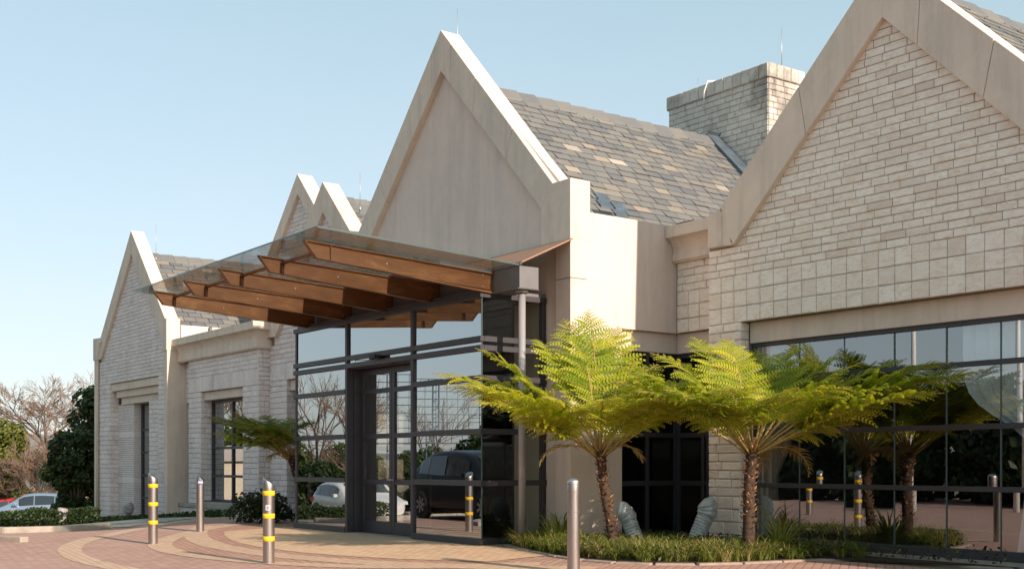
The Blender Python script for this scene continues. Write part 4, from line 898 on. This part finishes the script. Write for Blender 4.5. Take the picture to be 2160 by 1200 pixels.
# ------------------------------------------------------------------ leafy and bare trees
def leaf_blob(mb, rg, c, rad, n, s, tones, m=0, shell=.55):
    for _ in range(n):
        d = Vector((rg.gauss(0, 1), rg.gauss(0, 1), rg.gauss(0, 1))).normalized(); k = rg.uniform(shell, 1)**.7
        o = Vector(c)+Vector((d.x*rad[0], d.y*rad[1], d.z*rad[2]))*k
        a = (d+Vector((rg.uniform(-1, 1), rg.uniform(-1, 1), rg.uniform(-.5, 1)))*.9).normalized(); ss = s*rg.uniform(.6, 1.3); b = a.orthogonal().normalized()*ss; cc = a.cross(b)*.6
        mb.add([o-b, o+cc, o+b, o-cc], [(0, 1, 2, 3)], m, min(1, max(0, rg.gauss(*tones))))
def leafy_tree(name, x, y, h, rx, label, seed, mat, trunk_h=None, blobs=16, n=230, s=.12, tones=(.5, .2), cat='tree', group=None, z=None, low=.0):
    rg = random.Random(seed); z = gz(x, y) if z is None else z; t = thing(name, label, cat, (x, y, z), 0, group)
    th = trunk_h if trunk_h is not None else h*.35; mb = MB()
    mb.tube([(0, 0, -.1), (.04*h, .02*h, th*.5), (0, .03*h, th), (-.03*h, 0, h*.75)], [.035*h, .028*h, .022*h, .008*h], 8)
    cr_ = MB()
    for i in range(blobs):
        a = rg.uniform(0, 6.283); q = rg.random()**.6; zz = h*(low+(1-low)*rg.uniform(.12, .88)); wz = math.sin(min(1, max(.12, (zz/h-low*.6)*1.05))*math.pi)**.6
        c = Vector((math.cos(a)*rx*q*.72*wz, math.sin(a)*rx*q*.72*wz, zz)); rr = rx*rg.uniform(.28, .46)
        mb.tube([(0, .02*h, th*.8), tuple(c*.6+Vector((0, 0, th*.3))), tuple(c)], [.015*h, .009*h, .003*h], 5)
        leaf_blob(cr_, rg, c, (rr, rr, rr*.8), n, s, (tones[0]+rg.uniform(-.12, .12), tones[1]))
    mb.build('trunk', BARK, t); cr_.build('crown', mat, t); return t
def bare_tree(name, x, y, h, spread, label, seed, cat='tree', z=None, depth=6, group=None, rt=.02, ntrunk=1):
    rg = random.Random(seed); z = gz(x, y) if z is None else z; t = thing(name, label, cat, (x, y, z), 0, group); lim, tw = MB(), MB()
    def grow(p, d, L, r, k):
        q = p; pts = [p]; dd = d
        for i in range(3):
            dd = (dd+Vector((rg.gauss(0, .1), rg.gauss(0, .1), rg.gauss(.03, .07)))).normalized(); q = q+dd*L/3; pts.append(q)
        (lim if k > 2 else tw).tube(pts, [r, r*.88, r*.76, r*.64], 6 if k > 3 else 3, cap=False)
        if k == 0: return
        for j in range(3 if k > 1 else 5):
            an = rg.uniform(.25, .75); ax = dd.orthogonal().normalized(); ax.rotate(Matrix.Rotation(rg.uniform(0, 6.283), 3, dd)); nd = (dd*math.cos(an)+ax*math.sin(an)); nd.z += .12; nd.x *= spread; nd.y *= spread; nd.normalize()
            st = pts[3] if j < 2 else pts[rg.randint(1, 2)]
            grow(st, nd, L*rg.uniform(.62, .86), max(.012, r*.58), k-1)
    for k in range(ntrunk):
        a = rg.uniform(0, 6.28); grow(Vector((0, 0, -.1)), Vector((.25*math.cos(a)*(ntrunk > 1), .25*math.sin(a)*(ntrunk > 1), 1)).normalized(), h*.3, h*rt, depth)
    lim.build('trunk', BARK, t); tw.build('twigs', TWIG, t); return t
bare_tree('bare_tree', -73.0, 20.0, 11.0, 1.45, 'leafless spreading tree rising behind the silver car', 44, z=-2.1, depth=7, rt=.02)
leafy_tree('round_tree', -69.2, 16.0, 5.9, 1.9, 'sunlit green round tree at the left edge beside the wooden fence', 3, LEAF_L, 1.6, 26, 280, .11, (.55, .22), z=-2.05, low=.27)
bare_tree('brown_shrub', -66.4, 17.3, 4.9, 1.25, 'dry brown twiggy shrub right of the round green tree', 9, 'shrub', z=-2.05, depth=6, rt=.012, ntrunk=4)
leafy_tree('evergreen_bush', -44.9, 14.0, 5.7, 1.7, 'tall dark evergreen bush against the left corner of the building', 15, LEAF_D, .6, 34, 300, .10, (.5, .25), 'bush', z=-1.0)
leafy_tree('evergreen_bush', -43.9, 12.7, 3.7, 1.1, 'lower leafy bush left of the tall evergreen, sunlit on top', 16, LEAF_D, .5, 26, 300, .09, (.5, .28), 'bush', z=-.9)
leafy_tree('round_shrub', -24.5, 11.2, .62, .8, 'low dark shrub under the shaded tree fern', 18, LEAF_D, .1, 14, 170, .045, (.2, .2), 'shrub', z=0)
# clipped hedge
rg = random.Random(8); hd = thing('clipped_hedge', 'low clipped dark hedge with pale flowers in front of the parked cars', 'hedge', (-34.0, 6, -.4)); mb = MB()
for i in range(12000):
    u = rg.random(); y = 2.5+u*7.8; e = rg.random(); top = .42+.05*math.sin(y*3.1)+.03*math.sin(y*7.3); x = rg.uniform(-.75, .75); zz = rg.random()*top
    if rg.random() < .75:
        if rg.random() < .55: x = .75+rg.uniform(-.12, .08)+.06*math.sin(y*5)
        else: zz = top+rg.uniform(-.08, .05)
    o = Vector((x, y-6, zz-.0+(gz(-34+x, y)+.4))); a = Vector((rg.uniform(-.3, 1), rg.uniform(-1, 1), rg.uniform(-.3, 1))).normalized(); s = rg.uniform(.03, .06); b = a.orthogonal().normalized()*s; c = a.cross(b)*.6
    mb.quad(o-b, o+c, o+b, o-c, 0, min(1, max(0, rg.gauss(.35, .22))))
mb.build('foliage', LEAF_D, hd)
mb = MB()
for i in range(44):
    y = rg.uniform(3, 8.2)
    o = Vector((rg.uniform(.2, .8), y-6, .45+rg.uniform(-.03, .06)+(gz(-33.5, y)+.4)))
    for k in range(5):
        a = k*1.257; mb.add([o, o+Vector((math.cos(a), math.sin(a), .5))*.035, o+Vector((math.cos(a+.8), math.sin(a+.8), .5))*.035], [(0, 1, 2)])
mb.build('flower', FLOWER, hd)
# plain stems inside so that no light passes right through
mb = MB()
for i in range(60):
    y = 2.6+7.5*i/60; mb.tube([(rg.uniform(-.4, .4), y-6, gz(-34, y)+.35), (rg.uniform(-.5, .5), y-6, gz(-34, y)+.62)], .03, 5)
mb.build('stem', BARK, hd)
# wooden fence behind the car park
fe = thing('wooden_fence', 'weathered paling fence behind the parked cars', 'fence', (-83, 20, -2.1)); mb = MB(); rg = random.Random(2)
P0, P1 = Vector((-82.0, 13.0, 0)), Vector((-85.0, 29.0, 0)); n = 112
for i in range(n):
    p = P0.lerp(P1, i/n)-Vector((-83, 20, 0)); w = .14; h = 1.75+rg.uniform(-.12, .12); x, y = p.x, p.y
    d = (P1-P0).normalized()*w/2; t = Vector((.02, 0, 0)); vs = []
    for z in (-.3, h): vs += [p-d-t+Vector((0, 0, z)), p+d-t+Vector((0, 0, z)), p+d+t+Vector((0, 0, z)), p-d+t+Vector((0, 0, z))]
    mb.add(vs, [(3, 2, 1, 0), (4, 5, 6, 7), (0, 1, 5, 4), (1, 2, 6, 5), (2, 3, 7, 6), (3, 0, 4, 7)])
mb.build('paling_panel', FENCEW, fe)
leafy_tree('creeper_bush', -82.5, 19.3, 2.6, 2.6, 'rounded green bush hanging over the wooden fence', 77, LEAF_L, .3, 14, 220, .12, (.3, .2), 'bush', z=-2.1)
# pale outbuilding seen between fence and bush
ob = thing('outbuilding', 'small pale outbuilding beyond the fence', 'building', (-96, 28.5, -2.1)); mb = MB(); mb.box(-3, 3, -3, 3, 0, 2.9); mb.build('wall', PALEWALL, ob)
mb = MB(); mb.prism([(-3.3, 2.9), (0, 3.8), (3.3, 2.9)], 'y', -3.2, 3.2); mb.build('roof', PALEROOF, ob); mb = MB(); mb.box(2.99, 3.03, -.5, .5, 0, 2.1); mb.build('door', LEAD, ob)

# ------------------------------------------------------------------ cars
def car(name, label, loc, rz, paint, L=4.2, W=1.74, H=1.5, hood=.92, suv=False, hatch=True, sx=1.0):
    c = thing(name, label, 'car', loc, rz)
    gc = .22 if suv else .16; hw = W/2
    # stations along x from rear (0) to front (L): (x, belt z, roof z, half width)
    bl = H*.60
    if suv: st = [(0, .70, .86, .80), (.07, bl-.05, bl-.01, .93), (.2, bl+.02, bl+.10, .96), (.72, bl+.05, H-.14, .98), (1.2, bl+.02, H-.03, 1), (1.5, bl-.01, H, 1), (2.1, bl-.02, H, 1), (2.6, bl-.03, H-.03, 1), (3.0, bl-.04, H-.12, 1), (3.5, bl-.05, bl+.22, .99), (3.85, bl-.06, bl+.0, .98), (4.3, bl-.12, bl-.08, .96), (4.62, bl-.24, bl-.2, .88), (L, .62, .68, .74)]
    else: st = [(0, .72, .80, .80), (.05, bl-.04, bl+.02, .92), (.12, bl, bl+.10, .96), (.42, bl+.02, H-.13, .98), (.8, bl+.01, H-.04, 1), (1.4, bl-.01, H, 1), (1.9, bl-.03, H-.01, 1), (2.3, bl-.05, H-.07, 1), (2.7, bl-.07, bl+.32, .99), (3.15, bl-.08, bl+.02, .98), (3.6, bl-.14, bl-.1, .96), (3.95, bl-.26, bl-.22, .88), (L, .52, .58, .72)]
    rings = []
    def ring(x, bz, rz_, k):
        w = hw*k; rw_ = w*(.80 if rz_-bz > .18 else .93); top = rz_
        h = [(0, gc), (w*.82, gc), (w*.965, gc+.08), (w, gc+.26), (w*.995, bz-.12), (w*.965, bz), (rw_*1.0+(w-rw_)*.1, max(bz+.005, top-.05)), (rw_*.86, max(bz+.008, top-.006)), (0, max(bz+.01, top+.012))]
        return [(x-L/2, y, z) for y, z in h]+[(x-L/2, -y, z) for y, z in reversed(h[1:-1])]
    for s in st: rings.append(ring(*s))
    mb = MB(); n = len(rings[0]); vs = [q for r in rings for q in r]
    fs = [(i*n+k, (i+1)*n+k, (i+1)*n+(k+1) % n, i*n+(k+1) % n) for i in range(len(rings)-1) for k in range(n)]
    mb.add(vs, fs, 0, None, True); mb.add(rings[0], [tuple(range(n))]); mb.add(rings[-1], [tuple(range(n-1, -1, -1))])
    o = mb.build('body', paint, c); sub = o.modifiers.new('subsurf', 'SUBSURF'); sub.levels = 1; sub.render_levels = 2
    # windows: curved panels just proud of the upper body
    def panel(nm, ia, ib, fa, fb, lo=.10, hi=.86, off=.012):
        for sg in (1, -1):
            m2 = MB(); pts = []
            N_ = 5
            for q in range(N_+1):
                u = ia+fa+(ib+fb-ia-fa)*q/N_; i = min(len(st)-2, int(u)); f = u-i; a, b = st[i], st[i+1]; v = [a[k]+(b[k]-a[k])*f for k in range(4)]; r_ = ring(*v); p5, p6 = Vector(r_[5]), Vector(r_[6])
                for t in (lo, hi):
                    p = p5.lerp(p6, t); p.y *= sg; p.y += sg*off; pts.append(p)
            for q in range(N_): m2.quad(pts[2*q], pts[2*q+2], pts[2*q+3], pts[2*q+1])
            m2.build(nm, CARGLASS, c)
    if suv: panel('window', 3, 4, -.1, .0); panel('window', 4, 5, .08, .85); panel('window', 5, 8, .95, .25)
    else: panel('window', 3, 4, .0, .05); panel('window', 4, 5, .12, .75); panel('window', 5, 7, .85, .55)
    def across(nm, i0, f0, i1, f1, mat, wk=.72, off=.02):
        m2 = MB(); pts = []
        for q in range(5):
            u = i0+f0+(i1+f1-i0-f0)*q/4; i = min(len(st)-2, int(u)); f = u-i; a, b = st[i], st[i+1]; v = [a[k]+(b[k]-a[k])*f for k in range(4)]; r_ = ring(*v); p8 = Vector(r_[8]); p7 = Vector(r_[7])
            pts.append((Vector((p8.x, -p7.y*wk*1.15, p7.z+off)), Vector((p8.x, 0, p8.z+off)), Vector((p8.x, p7.y*wk*1.15, p7.z+off))))
        for a, b in zip(pts, pts[1:]): m2.quad(a[0], a[1], b[1], b[0]); m2.quad(a[1], a[2], b[2], b[1])
        m2.build(nm, mat, c)
    if suv: across('rear_window', 2, .12, 2, .92, CARGLASS); across('windscreen', 8, .1, 9, .85, CARGLASS)
    else: across('rear_window', 2, .1, 3, -.05, CARGLASS); across('windscreen', 7, .1, 8, .85, CARGLASS)
    wr = .37 if suv else .31
    for x in (.82 if suv else .68, L-.92 if suv else L-.82):
        for sg in (1, -1):
            w = MB(); cx_, cy_ = x-L/2, sg*(hw-.10); ry = lambda r, y: [(cx_+r*math.cos(2*math.pi*k/24), y, wr+r*math.sin(2*math.pi*k/24)) for k in range(24)]
            w.tube_rings([ry(wr*.62, cy_+sg*.105), ry(wr*.95, cy_+sg*.11), ry(wr, cy_+sg*.08), ry(wr, cy_-sg*.1), ry(wr*.4, cy_-sg*.1)]); wo_ = w.build('wheel', RUBBER, c)
            w = MB(); w.tube_rings([ry(wr*.65, cy_+sg*.108), ry(wr*.6, cy_+sg*.085), ry(wr*.58, cy_+sg*.03), ry(.01, cy_+sg*.03)], 1)
            for k in range(7):
                a = 2*math.pi*k/7; d = Vector((math.cos(a), 0, math.sin(a))); e = Vector((-math.sin(a), 0, math.cos(a))); q = Vector((cx_, cy_+sg*.095, wr)); w.quad(q+d*.03-e*.03, q+d*wr*.62-e*.045, q+d*wr*.62+e*.045, q+d*.03+e*.03)
            w.build('rim', [RIM, BLACK], wo_)
            w = MB(); aa = [(cx_+wr*1.14*math.cos(math.pi*k/14), 0, wr+wr*1.14*math.sin(math.pi*k/14)) for k in range(15)]; ab = [(cx_+wr*1.02*math.cos(math.pi*k/14), 0, wr+wr*1.02*math.sin(math.pi*k/14)) for k in range(15)]
            for k in range(14): w.quad(*[(p[0], sg*(hw+.006), p[2]) for p in (aa[k], aa[k+1], ab[k+1], ab[k])])
            w.build('wheel_arch', BLACK, c)
    for sg in (1, -1):
        z = bl-.14; w = MB(); w.prism([(-L/2+.02, z-.1), (-L/2+.34, z+.04), (-L/2+.30, z+.13), (-L/2+.06, z+.1)], 'y', sg*(hw*.80), sg*(hw*.985)); w.build('tail_lamp', TAIL, c)
        z = bl-.30; w = MB(); w.prism([(L/2-.10, z-.05), (L/2-.5, z+.07), (L/2-.44, z+.12), (L/2-.14, z+.06)], 'y', sg*(hw*.60), sg*(hw*.955)); w.build('headlight', HEADL, c)
        w = MB(); w.box(L/2-1.62, L/2-1.45, sg*(hw+.0), sg*(hw+.16), bl+.0, bl+.13); w.build('side_mirror', paint, c, .02)
        w = MB(); 
        for x in (.42, -.55): w.box(x-.09, x+.09, sg*(hw*.998), sg*(hw*1.02), bl-.16, bl-.135)
        w.build('door_handle', paint, c)
    w = MB(); w.box(-L/2-.01, -L/2+.05, -.26, .26, .66 if suv else .55, .77 if suv else .66); w.build('number_plate', WHITE, c)
    w = MB(); w.box(-L/2+.1, L/2-.1, -hw*.8, hw*.8, gc-.04, gc+.05); w.build('underbody', BLACK, c)
    return c
car('parked_car', 'silver blue hatchback parked behind the hedge at far left', (-60.3, 15.4, -1.62), R(-118), CAR_SILVER, 4.2, 1.74, 1.55)
car('parked_car', 'red car at the left edge, mostly hidden by the hedge', (-67.5, 15.8, -1.95), R(-105), CAR_RED, 4.1, 1.72, 1.45)
car('parked_car', 'black SUV standing on the road, mirrored in the entrance glass', (-25.4, 3.75, gz(-25.4, 3.75)+.01), R(2), CAR_BLACK, 4.75, 1.92, 1.78, suv=True)
car('parked_car', 'white hatchback parked farther off, mirrored in the left entrance panes', (-40.3, -.6, gz(-40.3, -.6)+.02), R(4), CAR_WHITE, 4.1, 1.72, 1.5)

# ------------------------------------------------------------------ what the glass mirrors: trees, poles and buildings across the road
tr = leafy_tree('road_tree', -12, -8, 4.6, 2.6, 'bushy dark tree across the road opposite the building', 61, LEAF_D, .3, 34, 300, .15, (.3, .22), z=-.15, low=-.08, group='dark trees across the road')
for i, (x, y, s, rz) in enumerate([(-15.5, -8.6, 1.0, 1), (-19, -8, 1.08, 2.2), (-22.5, -9, .95, 3.4), (-26, -8.4, 1.05, 4.1), (-29.5, -9.3, 1.1, 5), (-33, -9, 1.0, .4), (-37, -9.4, 1.1, 2.4), (-41, -9, .95, 5.6), (-45, -11, 1.05, 1.5), (-8, -9, 1.1, 1.9), (-4, -8.5, 1, 2.9)]):
    o = copy_tree(tr); o.location = (x, y, gz(x, y)); o.rotation_euler = (0, 0, rz); o.scale = (s, s, s)
bt = bare_tree('winter_tree', -78, -22, 10, 1.1, 'leafless tree in the row beyond the car park', 91, z=-2.1, depth=5, group='leafless trees beyond the car park')
for i, (x, y, s) in enumerate([(-86, -17, 1), (-74, -27, .9), (-90, -14, 1.1), (-70, -31, 1), (-84, -21, 1.1), (-81, -24.5, .95), (-94, -18, 1.2), (-66, -34, .9), (-98, -12, 1.2), (-20, -16, .8)]):
    o = copy_tree(bt); o.location = (x, y, gz(x, y)); o.rotation_euler = (0, 0, i*1.3); o.scale = (s, s, s)
lt = leafy_tree('street_tree', -84, -12, 7.5, 4, 'pale green leafy tree beyond the car park', 71, LEAF_L, 2, 22, 180, .3, (.2, .2), z=-2.1, group='green trees beyond the car park')
for i, (x, y, s) in enumerate([(-96, -24, .9), (-80, -30, .7), (-106, -14, 1), (-72, -36, .8), (-88, -26, .8)]):
    o = copy_tree(lt); o.location = (x, y, gz(x, y)); o.rotation_euler = (0, 0, i*2.1); o.scale = (s, s, s)
sh = thing('low_hall', 'long cream hall with a pale roof beyond the car park, mirrored in the glass', 'building', (-78, -9.5, -2.1), R(35)); mb = MB(); mb.box(-9, 9, -3, 3, 0, 3.6); mb.build('wall', PALEWALL, sh)
mb = MB(); mb.prism([(-3.5, 3.6), (0, 4.6), (3.5, 3.6)], 'x', -9.3, 9.3); mb.build('roof', PALEROOF, sh)
mb = MB()
for x in range(-8, 9, 3): mb.box(x-.7, x+.7, 2.98, 3.02, 1, 2.6); mb.box(x-.7, x+.7, -3.02, -2.98, 1, 2.6)
mb.build('window', CARGLASS, sh)
bb = leafy_tree('boundary_bush', -57.5, -8.6, 3.6, 2.2, 'dark boundary bush along the far side of the car park', 83, LEAF_D, .3, 20, 240, .16, (.35, .25), 'bush', 'boundary bushes along the car park', z=-2.0, low=-.05)
for i, (x, y, sc_) in enumerate([(-56.2, -10.4, .8), (-55.0, -12.2, 1.0), (-54.0, -13.8, .75), (-58.6, -6.6, .9), (-59.6, -4.5, .7)]):
    o = copy_tree(bb); o.location = (x, y, gz(x, y)); o.rotation_euler = (0, 0, i*1.7); o.scale = (sc_, sc_, sc_)
bh = thing('boundary_hedge', 'tall dark hedge behind the trees across the road', 'hedge', (-24, -12.2, -.2)); mb = MB(); rg = random.Random(12)
for i in range(9000):
    x = rg.uniform(-27, 24); o = Vector((x, .8+rg.uniform(-.35, .2)+.3*math.sin(x*1.3), gz(-24+x, -12)+.2+rg.random()**.8*(3.0+.4*math.sin(x*.9)+.25*math.sin(x*2.7)))); a = Vector((rg.uniform(-.7, .7), 1, rg.uniform(-.3, .8))).normalized(); s_ = rg.uniform(.12, .24); b = a.orthogonal().normalized()*s_; c = a.cross(b)*.7
    mb.quad(o-b, o+c, o+b, o-c, 0, min(1, max(0, rg.gauss(.3, .22))))
mb.build('foliage', LEAF_D, bh); mb = MB()
for i in range(80): mb.tube([(-27+51*i/80, .3, gz(-51+51*i/80, -12)+.1), (-27+51*i/80, .5, 2.6+gz(-51+51*i/80, -12))], .12, 5)
mb.build('stem', BARK, bh)
# lattice frame of a hoarding, its back towards the building
ho = thing('billboard_frame', 'steel lattice back of a roadside hoarding, mirrored in the entrance glass', 'billboard', (-46.6, -8.2, -1.1), R(-56)); mb = MB()
for x in (-2.4, 0, 2.4):
    for dx in (-.14, .14): mb.tube([(x+dx, 0, 0), (x+dx, 0, 6.6)], .04, 5)
    for k in range(16): mb.tube([(x-.14, 0, .4*k+.2), (x+.14, 0, .4*k+.35)], .022, 4)
mb.build('mast', GALV, ho); mb = MB()
for i in range(10): mb.tube([(-3.6, -.35, 3.4+i*.36), (3.6, -.35, 3.4+i*.36)], .024, 4)
for i in range(15): mb.tube([(-3.6+i*.514, -.35, 3.4), (-3.6+i*.514, -.35, 6.64)], .02, 4)
for i in range(9): mb.tube([(-3.6+i*.9, -.35, 3.4), (-3.6+i*.9, .75, 3.4)], .03, 4)
for s in (-.35, .2, .75): mb.tube([(-3.7, s, 3.38), (3.7, s, 3.38)], .035, 4)
mb.build('lattice', GALV, ho)
def flagpole(x, y, label):
    t = thing('flagpole', label, 'flagpole', (x, y, gz(x, y)), 0, 'white flagpoles across the road'); mb = MB(); mb.tube([(0, 0, 0), (0, 0, 9)], [.09, .05], 10); mb.build('pole', POLEW, t); mb = MB(); mb.lathe([(.01, 9.14), (.07, 9.07), (.06, 9), (.01, 8.98)]); mb.build('finial', POLEW, t)
flagpole(-20.6, -1.5, 'white flagpole mirrored left in the top row of the big window'); flagpole(-18.7, -4.0, 'white flagpole mirrored right in the top row of the big window')
bare_tree('young_bare_tree', -17.2, -4.9, 6.0, .8, 'young leafless tree mirrored at the right of the big window', 52, z=-.12, depth=5, rt=.012)

# ------------------------------------------------------------------ curtains inside the right wing
def curtain(x0, x1, y, tie, label, mat, flip=1):
    mb = MB(); nu, nz = 48, 20
    for j in range(nz+1):
        z = .08+3.08*j/nz; k = 1-.52*math.exp(-((z-tie)/.45)**2) if z > tie else 1-.52*math.exp(-((z-tie)/3.5)**2)
        for i in range(nu+1):
            u = i/nu*k; x = x0+(x1-x0)*(u if flip > 0 else 1-u); mb.v.append((x, y+.045*math.sin(i*1.15)*(1-.3*(1-k)), z))
    for j in range(nz):
        for i in range(nu): b = j*(nu+1)+i; mb.f.append([b, b+1, b+nu+2, b+nu+1]); mb.m.append(0); mb.t.append(.5); mb.smooth.append(True)
    mb.build('curtain', mat, label=label, cat='curtain')
curtain(-12.5, -11.85, 14.10, 1.05, 'beige tied back curtain inside the left end of the big window', CURTAINB)
curtain(-9.0, -7.3, 14.10, 1.55, 'blue grey tied back curtain at the right end of the big window', CURTAIN, -1)

# ------------------------------------------------------------------ far hills
mb = MB(); rg = random.Random(4); n = 90; prev = None
for i in range(n+1):
    a = R(100+i*2.9); d = 1400; hgt = 24+10*math.sin(i*.31)+6*math.sin(i*.9+1)+rg.uniform(-1, 1); c, s = math.cos(a), math.sin(a)
    cur = [(d*.55*c, d*.55*s, -4), (d*.8*c, d*.8*s, hgt*.45), (d*c, d*s, hgt), (d*1.5*c, d*1.5*s, -5)]
    if prev: 
        for k in range(3): mb.quad(prev[k], prev[k+1], cur[k+1], cur[k])
    prev = cur
mb.build('hills', HILL, kind='structure')
